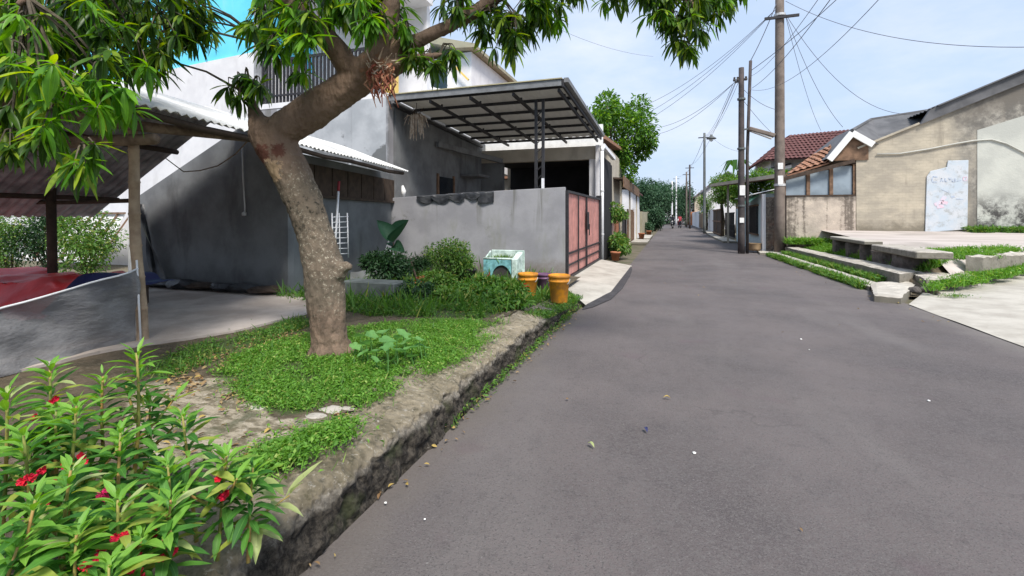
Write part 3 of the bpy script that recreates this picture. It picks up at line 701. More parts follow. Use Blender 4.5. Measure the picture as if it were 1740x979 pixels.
# ================================================================ LEFT: open shed under the mango tree
def eave_x(y): return -4.36 - .165 * (y - 3.1)
EZ, RIDGE_DX, RIDGE_Z = 2.46, 1.66, 3.07
shed = thing('open_shed', (-6.0, 3.0, .33), 'open shed with corrugated roof and dark plastered back wall behind the tree', 'shed')
y0, y1, n = -.9, 8.85, 12
for i in range(n):
    a = y0 + (y1 - y0) * i / n; b = y0 + (y1 - y0) * (i + 1) / n + .03
    o = Vector((eave_x(a), a, EZ + .004 * (i % 2))); up = Vector((-RIDGE_DX, 0, RIDGE_Z - EZ))
    ac = Vector((eave_x(b) - eave_x(a), b - a, .004 * ((i + 1) % 2 - i % 2)))
    obj('roof_sheet', corr(o, up * 1.0, ac, .10, .014, .006), M['white_zinc'], shed, smooth=False)
# far slope falling to the left
for i in range(7):
    a = y0 + (5.30 - y0) * i / 7; b = y0 + (5.30 - y0) * (i + 1) / 7 + .03
    o = Vector((eave_x(a) - RIDGE_DX + .02, a, RIDGE_Z - .02)); dn = Vector((-2.9, 0, -1.55))
    obj('roof_sheet', corr(o, dn, Vector((eave_x(b) - eave_x(a), b - a, 0)), .13, .016, .006), M['old_zinc'], shed)
for (xa, za) in ((-.06, EZ - .06), (-.85, EZ + .28), (-1.58, RIDGE_Z - .09)):
    g = G(); g.tube([(eave_x(y) + xa, y, za + .015 * math.sin(y * 3)) for y in np.linspace(-.9, 8.7, 14)], .035, 8, .3); obj('purlin', g, M['dark_timber'], shed, smooth=True)
for xa, za in ((-2.55, RIDGE_Z - .57), (-3.9, RIDGE_Z - 1.29)):
    g = G(); g.tube([(eave_x(y) + xa, y, za) for y in np.linspace(-.9, 5.3, 9)], .035, 8, .3); obj('purlin', g, M['dark_timber'], shed, smooth=True)
# back wall (gable end) and the house front that continues behind the tree
wt = [(-8.75, 5.7, .30), (-5.5, 5.7, .30), (-5.5, 5.7, 2.68), (-6.4, 5.7, 2.94), (-8.75, 5.7, 1.86)]
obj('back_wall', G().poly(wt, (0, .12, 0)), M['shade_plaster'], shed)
fw_a, fw_b = Vector((-5.5, 5.72, 0)), Vector((-6.25, 9.75, 0))
g = G(); d = (fw_b - fw_a); nrm = Vector((d.y, -d.x, 0)).normalized()
g.poly([fw_a + Vector((0, 0, .1)), fw_b + Vector((0, 0, .1)), fw_b + Vector((0, 0, 2.5)), fw_a + Vector((0, 0, 2.5))], -nrm * .12)
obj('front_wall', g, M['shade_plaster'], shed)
for i in range(7):
    a = fw_a.lerp(fw_b, .02 + i * .14) + nrm * .02; b = fw_a.lerp(fw_b, .02 + i * .14 + .132) + nrm * .02
    obj('shutter_board', G().bar(a + Vector((0, 0, 2.11)), b + Vector((0, 0, 2.11)), .03, .50), M['dark_timber'], shed)
obj('window_sill', G().bar(fw_a + nrm * .04 + Vector((0, 0, 1.84)), fw_b + nrm * .04 + Vector((0, 0, 1.84)), .08, .045), M['dark_timber'], shed)
# bamboo corner post with nodes, log beams
def bamboo(p, q, r, name='bamboo_post', mat='bamboo', parent=None, k=7):
    p, q = Vector(p), Vector(q); g = G(); pts, rad = [], []
    for i in range(k):
        for f, rr in ((0, 1.0), (.04, 1.13), (.08, 1.0), (.5, .95)):
            t = (i + f) / k; pts.append(p.lerp(q, t) + Vector((.008 * math.sin(t * 9), .008 * math.cos(t * 7), 0))); rad.append(r * rr * (1 - .12 * t))
    pts.append(q); rad.append(r * .86); g.tube(pts, rad, 12); return obj(name, g, M[mat], parent, smooth=True)
bamboo((-4.67, 3.07, .33), (-4.76, 3.03, 2.40), .048, parent=shed)
g = G(); g.tube([(-4.58, .3, 2.28), (-4.6, 1.6, 2.31), (-4.63, 3.0, 2.33), (-4.70, 4.5, 2.43)], [.055, .052, .05, .04], 10, .2); obj('log_beam', g, M['old_log'], shed, smooth=True)
g = G(); g.tube([(-6.5, 2.7, 2.16), (-5.3, 2.9, 2.2), (-4.42, 3.02, 2.2)], [.06, .058, .05], 10, .2); obj('log_beam', g, M['old_log'], shed, smooth=True)
g = G(); g.tube([(-6.3, -.3, .33), (-6.28, -.2, 2.8)], .05, 8); obj('inner_post', g, M['dark_timber'], shed)
pp = on_y(90, 470, 4.3); g = G(); g.tube([(pp.x, pp.y, .3), (pp.x - .05, pp.y, 2.0)], .06, 8, .2); obj('inner_post', g, M['dark_timber'], shed, smooth=True)
g = G(); g.tube([(-10, 4.3, 1.72), (-8.2, 4.35, 1.70), (-7.0, 4.5, 1.72)], .03, 8); obj('tie_rail', g, M['dark_timber'], shed)
# tarp strip hanging down the wall's free edge, wall lamp cord, coil of cable
g = G(); g.grid(lambda u, v: (-8.55 + .30 * u * (1 - v) ** .7 + .38 * (1 - v) ** 1.5 + .04 * math.sin(u * 8), 5.60 - .10 * u * (1 - v) - .05 * math.sin(v * 6 + u * 4), .36 + 1.35 * v), 8, 18)
tag(obj('tarp_strip', g, M['black_tarp'], smooth=True), 'black plastic strip hanging down the edge of the shed wall', 'tarp')
g = G(); pts = [on_y(x, y, 5.66) for x, y in ((412, 250), (413, 300), (416, 350), (416, 362))]; g.tube(pts, .012, 6); g.lathe([(.0, .0), (.035, .012), (.035, .05), (.012, .07)], (pts[-1].x, pts[-1].y - .01, pts[-1].z - .05), 10)
tag(obj('lamp_cord', g, M['zinc'], smooth=True), 'thin cord with a pendant lamp socket on the dark shed wall', 'lamp cord')
g = G(); cpts = [Vector((-4.72, 4.3, 2.42)), on_y(400, 262, 4.5), on_y(370, 282, 4.7), on_y(340, 290, 4.9), on_y(312, 292, 5.1), on_y(280, 268, 5.3)]; g.tube(cpts, .008, 5)
tag(obj('sagging_wire', g, M['old_log'], smooth=True), 'thin wire sagging from the shed beam in front of the wall', 'wire')
# rubbish along the wall foot
for i in range(7):
    x = -8.2 + i * .42; bm = bmesh.new(); bmesh.ops.create_icosphere(bm, subdivisions=2, radius=.16)
    for v in bm.verts: v.co *= 1 + .5 * mnoise.noise(v.co * 7 + Vector((i * 3, 0, 0))); v.co.z *= .30 + .1 * (i % 3); v.co.x *= 1.9
    me = bpy.data.meshes.new('junk_bag'); bm.to_mesh(me); bm.free()
    tag(_link('junk_bag', me, M['black_tarp' if i % 3 else 'dark_timber'], None, Vector((x, 5.46, .42))), 'crumpled black junk bag lying along the foot of the shed wall' if i % 3 else 'lumpy brown sack lying along the foot of the shed wall', 'bag', 'black junk bags along the shed wall' if i % 3 else 'brown sacks along the shed wall')

# grey shade net fence along the shed's road side
t = thing('net_fence', (-4.66, 1.5, .33), 'sagging grey shade net fence tied to the bamboo post', 'fence')
top = lambda y: .96 - .34 * max(0, (3.0 - y)) ** .55 * .62
g = G()
def net_fn(u, v):
    y = 3.02 - 3.9 * u; zt = 1.02 - .44 * min(1, u * 1.9) + .25 * max(0, u - .5)
    z = .34 + (zt - .34) * v
    return (-4.66 + .035 * math.sin(y * 4 + v * 3) + .02 * math.sin(y * 13 + v * 9 + 2 * n3(y, z, 2)) + .07 * n3(y, z, 2.2, 6) * (1 - abs(2 * v - 1) * .5), y, z + .01 * n3(y, v, 5))
g.grid(net_fn, 90, 22); obj('net', g, M['shade_net'], t, smooth=True)
g = G(); g.tube([Vector(net_fn(u, 1)) + Vector((.004, 0, 0)) for u in np.linspace(0, 1, 40)], .009, 6); obj('top_cord', g, M['pvc'], t, smooth=True)
obj('stake', G().tube([(-4.61, 3.02, .33), (-4.65, 3.01, 1.10)], .009, 8), M['pvc'], t, smooth=True)
obj('stake', G().tube([(-4.63, .6, .33), (-4.65, .6, 1.0)], .02, 8), M['bamboo'], t, smooth=True)

# red and navy sheets thrown over a pile inside the shed
def drape(name, x0, x1, m, label, zt0, zt1, y=3.45, dz=.34):
    g = G()
    def fn(u, v):
        x = x0 + (x1 - x0) * u; zt = zt0 + (zt1 - zt0) * u
        s = v * 1.5
        if s < .5: yy = y + .9 - s * 1.6; zz = zt + .03 * math.sin(u * 9)
        else: yy = y + .1 - (s - .5) * .34; zz = zt - (s - .5) * dz
        f = .07 * n3(x * 1.6, v * 2.2, 2.2, 3) + .03 * math.sin(x * 7 + v * 9) + .02 * n3(x * 5, v * 6, 2.0, 1)
        return (x, yy + f, zz + f * .8 + .03 * n3(x, v, 3, 8))
    g.grid(fn, 50, 26); return tag(obj(name, g, m, smooth=True), label, 'tarp')
zr = on_y(60, 474, 3.75).z; zb = on_y(170, 474, 3.75).z
drape('tarp_sheet', -9.6, on_y(143, 480, 3.6).x, M['red_tarp'], 'bright red sheet draped over a pile inside the shed', zr + .01, zr + .01)
drape('tarp_sheet', on_y(138, 480, 3.6).x, on_y(184, 480, 3.6).x, M['blue_tarp'], 'dark navy sheet beside the red one inside the shed', zb + .02, zb - .10)
g = G(); g.bb(-9.4, on_y(165, 480, 3.7).x, 3.62, 4.3, .353, zr - .04); tag(obj('timber_pile', g, M['dark_timber'], bevel=.03), 'dark timber pile under the red and navy sheets', 'timber pile')

# what shows through the shed's far side
g = G(); g.bb(-11.4, -8.75, 7.2, 7.35, -.05, 1.95); tag(obj('garden_wall', g, M['white_plaster']), 'weathered white garden wall beyond the shed', 'wall')
g = G(); g.bb(-34, -12.6, 12.0, 12.2, -.05, 1.75); tag(obj('back_wall', g, M['white_plaster']), 'long pale wall far behind the shed bushes', 'wall')
t = thing('leaning_roof_frame', (-13, 9, 0), 'white sheet roof frame with dark battens leaning behind the bushes', 'roof frame')
fa = on_y(60, 425, 9); fb = on_y(150, 360, 9)
obj('white_sheet', G().poly([(fa.x - .4, 8.9, .2), (fb.x + .6, 8.9, .2), (fb.x + .6, 9.6, 1.62), (fa.x - .4, 9.6, 1.62)], (0, .03, 0)), M['white_paint'], t)
for i in range(7):
    x = fa.x - .4 + (fb.x - fa.x + 1) * i / 6; obj('batten', G().bar((x, 8.86, .2), (x + .35, 9.56, 1.62), .05, .04), M['brown_timber'], t)
obj('batten', G().bar((fa.x - .5, 9.52, 1.6), (fb.x + .7, 9.52, 1.6), .06, .05), M['brown_timber'], t)

# ================================================================ two-storey house behind
hs = thing('white_house', (-11, 11, 0), 'two-storey white house with bright blue upper wall and dark balcony railing', 'house')
obj('wall', G().poly([(-24, 10.3, -.05), (-11.05, 10.3, -.05), (-11.05, 10.3, 6.16), (-24, 10.3, 5.5)], (0, 4.2, 0)), M['white_plaster'], hs)
obj('upper_wall', G().poly([(-24, 10.36, 5.505), (-11.08, 10.36, 6.165), (-11.08, 10.36, 9.8), (-24, 10.36, 9.8)], (0, 4.1, 0)), M['blue_wall'], hs)
obj('corner_pillar', G().bb(-11.04, -10.78, 10.2, 10.5, 2.4, 8.0), M['old_zinc'], hs)
obj('balcony_slab', G().bb(-10.77, -6.7, 10.15, 13.9, 4.46, 4.60), M['white_plaster'], hs)
obj('recessed_wall', G().bb(-10.77, -6.7, 12.2, 12.4, 4.601, 7.8), M['white_plaster'], hs)
rail = obj('balcony_railing', G().bar((-10.77, 10.2, 5.78), (-7.1, 10.2, 5.78), .05, .07), M['black_steel'], hs)
for i in range(30): obj('baluster', G().bar((-10.7 + i * .122, 10.2, 4.61), (-10.7 + i * .122, 10.2, 5.745), .05, .05), M['black_steel'], rail)
obj('railing_rail', G().bar((-10.77, 10.16, 4.8), (-7.1, 10.16, 4.8), .03, .05), M['black_steel'], rail)
obj('yellow_column', G().bb(-7.02, -6.7, 10.42, 10.7, 4.605, 7.6), M['yellow_plaster'], hs)
obj('lintel', G().bb(-10.77, -6.5, 10.25, 12.2, 7.6, 7.9), M['white_plaster'], hs)
# stained fibre-cement panels above the lean-to
for a, b in ((-10.0, -8.95), (-8.945, -7.62), (-7.615, -6.6)):
    obj('wall_panel', G().bb(a, b, 9.98, 10.02, 2.2, 4.42 + .02 * (a + 8)), M['stained_panel'], hs)
obj('panel_trim', G().bb(-6.595, -6.55, 9.96, 10.03, 1.9, 4.45), M['old_zinc'], hs)
obj('lower_wall', G().bb(-11.0, -6.6, 10.03, 10.3, -.05, 4.40), M['grey_plaster'], hs)

# neighbour's upper storey seen over the carport
h3 = thing('upper_house', (-7, 18, 0), 'pale upper storey with dark windows rising over the carport roof', 'house')
ua = on_y(690, 120, 17).x; ub = on_y(801, 120, 17).x
obj('wall', G().bb(ua - 3, ub, 17, 22, 3.5, on_y(801, 88, 17).z), M['white_plaster'], h3)
zt = on_y(760, 70, 17).z
obj('roof', G().poly([(ua - 3, 16.6, zt + 1.2), (on_y(780, 90, 17).x, 16.6, on_y(775, 88, 17).z), (ub + .3, 16.6, on_y(801, 88, 17).z + .02), (ub + .3, 16.6, on_y(801, 88, 17).z + .16), (on_y(775, 80, 17).x, 16.6, on_y(770, 78, 17).z + .1), (ua - 3, 16.6, zt + 1.4)], (0, 6, 0)), M['olive_plaster'], h3)
w1, w2 = on_y(738, 148, 17), on_y(762, 110, 17)
wo = obj('window', G().bb(w1.x, w2.x, 16.95, 17.02, w1.z - .4, w2.z), M['dark_glass'], h3)
for fb in ((w1.x - .08, w1.x, w1.z - .45, w2.z + .08), (w2.x, w2.x + .08, w1.z - .45, w2.z + .08), (w1.x, w2.x, w2.z, w2.z + .08)): obj('window_frame', G().bb(fb[0], fb[1], 16.9, 17.05, fb[2], fb[3]), M['white_paint'], wo)
a = on_y(772, 112, 16.8); b = on_y(796, 136, 16.8); obj('stair_rail', G().bar(a, b, .07, .07), M['yellow_plaster'], h3)
obj('awning', G().poly([(w1.x - .9, 16.2, w1.z - .05), (w2.x + .4, 16.2, w1.z - .55), (w2.x + .4, 16.98, w1.z - .35), (w1.x - .9, 16.98, w1.z + .15)], (0, 0, .06)), M['white_paint'], h3)

# ================================================================ grey boundary wall, gate, carport and its house
bw = G(); A, B = Vector((-2.15, 10.05, 0)), Vector((-6.35, 9.62, 0)); nb = Vector((B - A).normalized()); nq = Vector((nb.y, -nb.x, 0))
if nq.y > 0: nq = -nq
bw.poly([A + Vector((0, 0, -.05)), B + Vector((0, 0, -.05)), B + Vector((0, 0, 1.93)), A.lerp(B, .5) + Vector((0, 0, 2.05)), A + Vector((0, 0, 2.14))], -nq * .14)
tag(obj('boundary_wall', bw, M['grey_plaster'], bevel=.008), 'smooth grey plastered boundary wall beside the red gate', 'wall')
for i, (t0, wd, hg) in enumerate(((.50, .42, .13), (.585, .42, .16), (.675, .44, .17), (.76, .46, .15), (.42, .36, .24))):
    c = A.lerp(B, t0); zt = 2.14 - .21 * t0 + (.0)
    g = G()
    def fn(u, v):
        x = -wd / 2 + wd * u
        if v < .35: off = -.12 + .16 * (v / .35); z = .012
        else: off = .045 + .02 * math.sin(u * 6 + i); z = -(v - .35) / .65 * hg * (.25 + .95 * math.sin(math.pi * min(1, u * .85 + .1)) if i < 4 else 1)
        p = c - nb * (-x) ; p = c + nb * x + nq * off
        return (p.x + .012 * n3(x * 4, v, 3, i), p.y + .012 * n3(x * 5, v * 2, 3, i + 4), zt + z + .012 * n3(x, v, 6, i))
    g.grid(fn, 16, 14)
    tag(obj('black_cloth', g, M['black_tarp'], smooth=True), 'black plastic cloth folded over the top of the grey wall' if i < 4 else 'dark teal-black bag hanging over the grey wall, nearest the gate', 'cloth', 'black cloths on the wall' if i < 4 else None)
g = G(); c = A.lerp(B, .915) + Vector((0, .1, 1.98)); g.tube([c, c + Vector((.02, 0, .12)), c + Vector((-.01, 0, .25))], [.05, .06, .025], 8); tag(obj('white_bottle', g, M['white_paint'], smooth=True), 'small white bottle standing on the grey wall', 'bottle')

gate = thing('sliding_gate', (-2.15, 12.6, .12), 'salmon red metal sliding gate with black frame bars', 'gate')
GX, gy0, gy1, gz0, gz1 = -2.15, 10.12, 15.12, .14, 2.05
for i in range(12):
    a = gy0 + .04 + (gy1 - gy0 - .08) * i / 12; b = gy0 + .04 + (gy1 - gy0 - .08) * (i + 1) / 12 - .006
    obj('gate_panel', G().bb(GX - .012, GX + .012 - .006 * (i % 2), a, b, gz0 + .04, gz1 - .03), M['gate_red'], gate, bevel=.005)
def fbar(name, ya, za, yb, zb, w=.055, x=GX + .03): obj(name, G().bar((x, ya, za), (x, yb, zb), w * .8, w), M['black_steel'], gate)
fbar('frame_bar', gy0, gz0 - .02, gy0, gz1 + .02, .075); fbar('frame_bar', gy1, gz0 - .02, gy1, gz1 + .02, .075)
fbar('frame_bar', gy0 + .04, gz1, gy1 - .04, gz1, .055); fbar('frame_bar', gy0 + .04, gz0, gy1 - .04, gz0, .06)
fbar('cross_bar', gy0 + .04, .42, gy1 - .04, .42, .035, GX + .028); fbar('cross_bar', gy0 + .04, .68, gy1 - .04, .68, .04, GX + .028)
fbar('upright_bar', 11.35, gz0 + .04, 11.35, gz1 - .04, .035, GX + .05); fbar('upright_bar', 12.55, gz0 + .04, 12.55, gz1 - .04, .05, GX + .05)
lk = obj('lock_plate', G().bb(GX + .06, GX + .10, 12.45, 12.65, 1.15, 1.62), M['black_steel'], gate, bevel=.008); obj('handle', G().bar((GX + .12, 12.55, 1.0), (GX + .12, 12.55, 1.3), .025, .03), M['black_steel'], lk)
tag(obj('gate_pillar', G().bb(-2.24, -2.08, 15.17, 15.31, -.03, 2.17), M['black_steel'], bevel=.01), 'black steel gate post at the far end of the red gate', 'post')
g = G(); g.tube([(-2.08, 15.42, .03), (-2.08, 15.42, 3.62)], .055, 14); t = thing('drain_pipe', (-2.08, 15.42, .03), 'white vertical drain pipe beside the red gate', 'pipe')
obj('pipe', g, M['pvc'], t, smooth=True); obj('pipe_elbow', G().tube([(-2.08, 15.42, 3.62), (-2.08, 15.46, 3.72), (-2.06, 15.8, 3.80)], .06, 12), M['pvc'], t, smooth=True)
for zz in (.9, 2.3): obj('clamp', G().tube([(-2.08, 15.42, zz), (-2.08, 15.42, zz + .05)], .066, 12), M['zinc'], t)

# carport
cp = thing('carport', (-4.2, 13, 0), 'black steel carport with pale sheet roof over the grey wall', 'carport')
CX0, CX1, CY0, CY1 = -6.53, -2.22, 10.02, 15.95
def cz(y): return 4.45 - (y - CY0) * (4.45 - 4.22) / (CY1 - CY0)
for i in range(6):
    a = CX0 + (CX1 - CX0) * i / 6; b = CX0 + (CX1 - CX0) * (i + 1) / 6 - .004
    obj('roof_sheet', corr((a, CY0, cz(CY0)), (0, CY1 - CY0, cz(CY1) - cz(CY0)), (b - a, 0, 0), .24, .012, .012), M['carport_sheet'], cp)
for yy in (10.22, 11.15, 12.1, 13.05, 14.0, 14.95, 15.85): obj('purlin', G().bar((CX0 + .02, yy, cz(yy) - .065), (CX1 - .03, yy, cz(yy) - .065), .05, .07), M['black_steel'], cp)
for xx in (-6.47, -5.45, -4.4, -3.35, -2.30):
    obj('rafter', G().bar((xx, CY0 + .06, cz(CY0) - .19), (xx, CY1 - .06, cz(CY1) - .19), .055, .07), M['black_steel'], cp)
    for yy in (10.7, 12.1, 13.5, 14.95):
        if xx > -6: obj('strut', G().bar((xx, yy, cz(yy) - .16), (xx, yy, cz(yy) - .095), .04, .04), M['black_steel'], cp)
obj('front_fascia', G().bb(CX0, CX1, CY0 - .05, CY0 - .01, cz(CY0) - .12, cz(CY0) + .015), M['gutter'], cp)
obj('front_trim', G().bb(CX0 - .02, CX1 + .02, CY0 - .08, CY0 + .1, cz(CY0) + .022, cz(CY0) + .045), M['eave_trim'], cp)
obj('side_fascia', G().bar((CX1 + .03, CY0 - .03, cz(CY0) - .06), (CX1 + .03, CY1, cz(CY1) - .06), .05, .17), M['black_steel'], cp)
obj('side_gutter', G().bar((CX1 + .10, CY0 - .02, cz(CY0) - .0), (CX1 + .10, CY1, cz(CY1) - .0), .10, .10), M['gutter'], cp)
obj('gutter_end', G().bar((CX1 + .12, CY1 - .2, 3.86), (CX1 + .30, CY1 + 1.4, 3.60), .12, .12), M['pvc'], cp)
for dx in (-.085, .085): obj('post', G().bb(-2.86 + dx - .03, -2.86 + dx + .03, 10.52, 10.58, 2.05, cz(10.55) - .23), M['black_steel'], cp)
for i in range(9): obj('lattice_bar', G().bar((-2.915, 10.55, 2.15 + i * .21), (-2.805, 10.55, 2.26 + i * .21), .018, .018), M['black_steel'], cp)
obj('white_tie', G().bb(-2.80, -2.74, 10.49, 10.53, 2.12, 2.38), M['pvc'], cp)

# house under and behind the carport
h2 = thing('carport_house', (-4.5, 18, 0), 'low house with dark open front behind the carport', 'house')
obj('floor', G().bb(-6.3, -2.3, 10.5, 15.7, -.04, .10), M['shed_floor'], h2)
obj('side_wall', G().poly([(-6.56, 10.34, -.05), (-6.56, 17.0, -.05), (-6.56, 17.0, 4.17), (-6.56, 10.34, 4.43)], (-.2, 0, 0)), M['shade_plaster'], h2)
for a, b, z0, z1, mm in ((-6.56, -2.2, 3.45, 3.90, 'beige_plaster'), (-6.56, -5.75, -.04, 3.45, 'shade_plaster'), (-2.60, -2.40, .0, 3.45, 'white_plaster')):
    obj('front_wall' if z0 < 1 else 'lintel', G().bb(a, b, 16.05, 16.3, z0, z1), M[mm], h2)
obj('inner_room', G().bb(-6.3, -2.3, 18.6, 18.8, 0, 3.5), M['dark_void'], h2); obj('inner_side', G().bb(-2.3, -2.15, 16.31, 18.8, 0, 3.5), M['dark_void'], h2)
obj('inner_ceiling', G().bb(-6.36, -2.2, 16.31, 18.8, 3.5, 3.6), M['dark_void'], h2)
obj('upper_band', G().bb(-6.56, -2.2, 16.45, 16.58, 3.61, 4.7), M['white_paint'], h2)
obj('roof', G().poly([(-6.6, 16.63, 4.35), (-2.15, 16.63, 4.35), (-2.15, 16.63, 4.22), (-6.6, 16.63, 4.22)], (0, 7.5, .5)), M['orange_tile'], h2)
obj('wall', G().bb(-6.5, -2.25, 18.81, 24, -.05, 4.2), M['beige_plaster'], h2)
obj('white_column', G().bb(-2.36, -2.24, 15.88, 16.04, 0, 3.9), M['white_plaster'], h2)
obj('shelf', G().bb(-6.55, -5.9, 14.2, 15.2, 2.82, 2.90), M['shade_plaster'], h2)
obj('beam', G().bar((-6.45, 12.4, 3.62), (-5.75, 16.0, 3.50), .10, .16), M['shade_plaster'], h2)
w = obj('window', G().bb(-6.555, -6.53, 12.6, 13.6, 1.5, 2.7), M['dark_glass'], h2); obj('window_frame', G().bb(-6.555, -6.50, 12.52, 12.6, 1.42, 2.78), M['brown_timber'], w); obj('window_frame', G().bb(-6.555, -6.50, 13.6, 13.68, 1.42, 2.78), M['brown_timber'], w)

# dried orchid hanging from the carport
t = thing('hanging_plant', (-5.45, 10.55, 3.6), 'dried pale hanging plant dangling from the carport frame', 'plant')
hp = on_y(708, 205, 10.7)
ORG[t.name] = hp.copy(); t.location = hp
obj('hanger', G().tube([hp + Vector((0, 0, .05)), hp + Vector((0, 0, .72))], .008, 5), M['black_steel'], t)
g = G()
for i in range(60):
    a = random.uniform(0, 6.28); r = random.uniform(.08, .34); h = random.uniform(-.5, .1)
    g.tube([hp + Vector((0, 0, .06)), hp + Vector((math.cos(a) * r * .7, math.sin(a) * r * .7, .1 + .05 * random.random())), hp + Vector((math.cos(a) * r, math.sin(a) * r, h))], [.015, .013, .006], 4)
obj('dry_roots', g, M['dry_root'], t)
g = G()
for i in range(14):
    a = random.uniform(0, 6.28); r = random.uniform(.1, .25)
    g.tube([hp + Vector((0, 0, .05)), hp + Vector((math.cos(a) * r * .5, math.sin(a) * r * .5, .22)), hp + Vector((math.cos(a) * r, math.sin(a) * r, .34))], [.012, .008, .002], 4)
obj('dark_stalks', g, M['dark_timber'], t)

# ================================================================ RIGHT: gable house, low wall, porch
gh = thing('gable_house', (9, 22, .9), 'big cream gable house with stained blank wall and dark roof', 'house')
W0 = 6.69
obj('gable_wall', G().poly([(W0, 21, .6), (21.5, 21, .6), (21.5, 21, 4.0), (13.6, 21, 7.02), (6.68, 21, 4.03)], (0, .25, 0)), M['cream_wall'], gh)
obj('wall', G().bb(6.7, 21.4, 21.26, 31, .6, 3.9), M['cream_wall'], gh)
obj('render_patch', G().poly([(10.3, 20.985, .6), (15, 20.985, .6), (15, 20.985, 4.85), (11.8, 20.985, 5.05), (10.3, 20.985, 4.55)], (0, .012, 0)), M['grey_render_patch'], gh)
def roofslope(xa, za, xb, zb, ya, yb, th, nm='roof_sheet', m='dark_roof', k=6):
    for i in range(k):
        p, q = ya + (yb - ya) * i / k, ya + (yb - ya) * (i + 1) / k + .03
        o = Vector((xa, p, za + .006 * (i % 2))); obj(nm, corr(o, (xb - xa, 0, zb - za), (0, q - p, 0), .30, .02, .02), M[m], gh)
ra, rb = on_y(1588, 212, 20.6), on_y(1740, 128, 20.6); sl = (rb.z - ra.z) / (rb.x - ra.x)
LT = lambda x: 4.03 + .432 * (x - 6.68)
roofslope(9.1, LT(9.1) + .37, 13.7, LT(13.7) + .41, 20.75, 31, .05)
roofslope(22, LT(13.7) + .41 - .432 * 8.3, 13.7, LT(13.7) + .41, 20.75, 31, .05, k=5)
obj('verge_board', G().poly([(8.6, 20.86, LT(8.6) - .03), (13.7, 20.86, LT(13.7) - .03), (13.7, 20.86, LT(13.7) + .40), (8.9, 20.86, LT(8.9) + .36)], (0, .13, 0)), M['dark_roof'], gh)
obj('wall_coping', G().bar((6.7, 20.97, LT(6.7) + .03), (8.6, 20.97, LT(8.6) + .03), .14, .07), M['cream_wall'], gh)
# conduit looping across the wall
cpts = [on_y(x, y, 20.95) for x, y in ((1490, 262), (1530, 261), (1580, 253), (1625, 244), (1655, 239), (1685, 237), (1710, 244), (1745, 262), (1800, 290))]
tag(obj('conduit', G().tube(cpts, .025, 8), M['grey_cable'], smooth=True), 'pale conduit cable curving across the cream gable wall', 'cable')
# painted board on the wall
t = thing('painted_board', (9.35, 20.95, .95), 'pale blue painted board with faded scrawl on the cream wall', 'sign')
sp = [(1572, 395), (1575, 300), (1581, 291), (1609, 284), (1611, 273), (1646, 272), (1644, 390)]
obj('board', G().poly([on_y(x, y, 20.955) for x, y in sp], (0, .03, 0)), M['painted_sign'], t, bevel=.01)
def stroke(pts, m, r=.018, nm='paint_stroke'):
    g = G(); P = [on_y(x, y, 20.950) for x, y in pts]
    for a, b in zip(P, P[1:]): g.bar(a, b, .004, r * 2, up=(0, 1, 0)) if False else g.bar(a, b, r * 2, .004, up=(0, 1, 0))
    obj(nm, g, m, t)
ink = M['sign_ink']
stroke([(1593, 301), (1586, 300), (1583, 305), (1586, 310), (1592, 309)], ink, .02)
stroke([(1598, 309), (1600, 303), (1603, 309)], ink); stroke([(1606, 303), (1606, 309), (1609, 308)], ink)
stroke([(1612, 302), (1614, 306), (1617, 302)], ink); stroke([(1619, 304), (1618, 309), (1623, 308), (1623, 303)], ink)
stroke([(1626, 308), (1633, 306)], ink, .012); stroke([(1637, 301), (1643, 301), (1642, 307), (1637, 307), (1637, 301)], M['sign_pink'], .016)
stroke([(1616, 335), (1622, 334)], ink, .03); stroke([(1625, 338), (1637, 339)], ink, .014); stroke([(1600, 322), (1612, 327)], ink, .01)
for pts in (([(1588, 348), (1600, 343), (1610, 346)]), ([(1592, 352), (1604, 350)]), ([(1600, 341), (1606, 334)])): stroke(pts, M['sign_pink'], .06)
# low stained wall, timber posts and blue-grey sheets
lw = thing('low_wall', (5.5, 21, .5), 'low stained cream wall beside the big concrete pole', 'wall')
obj('wall_face', G().bb(4.36, 6.67, 21.0, 21.22, .2, 2.28), M['stained_low_wall'], lw)
obj('coping', G().bb(4.34, 6.675, 20.98, 21.24, 2.283, 2.33), M['dark_timber'], lw)
px_ = [on_y(x, 300, 21.1).x for x in (1332, 1373, 1412, 1452)]
scr = thing('sheet_screen', (5.5, 21.1, 2.33), 'blue-grey sheet screen between brown posts above the low wall', 'screen')
for i in range(3):
    a, b = px_[i] + .07, px_[i + 1] - .07
    obj('sheet', G().bb(a, b, 21.12, 21.15, 2.34, 3.0 + .16 * (i + 1) * .9), M['steel_blue_panel'], scr)
for i, x in enumerate(px_): obj('post', G().bb(x - .06, x + .06, 21.05, 21.17, 2.335, 3.02 + .16 * i), M['brown_timber'], scr)
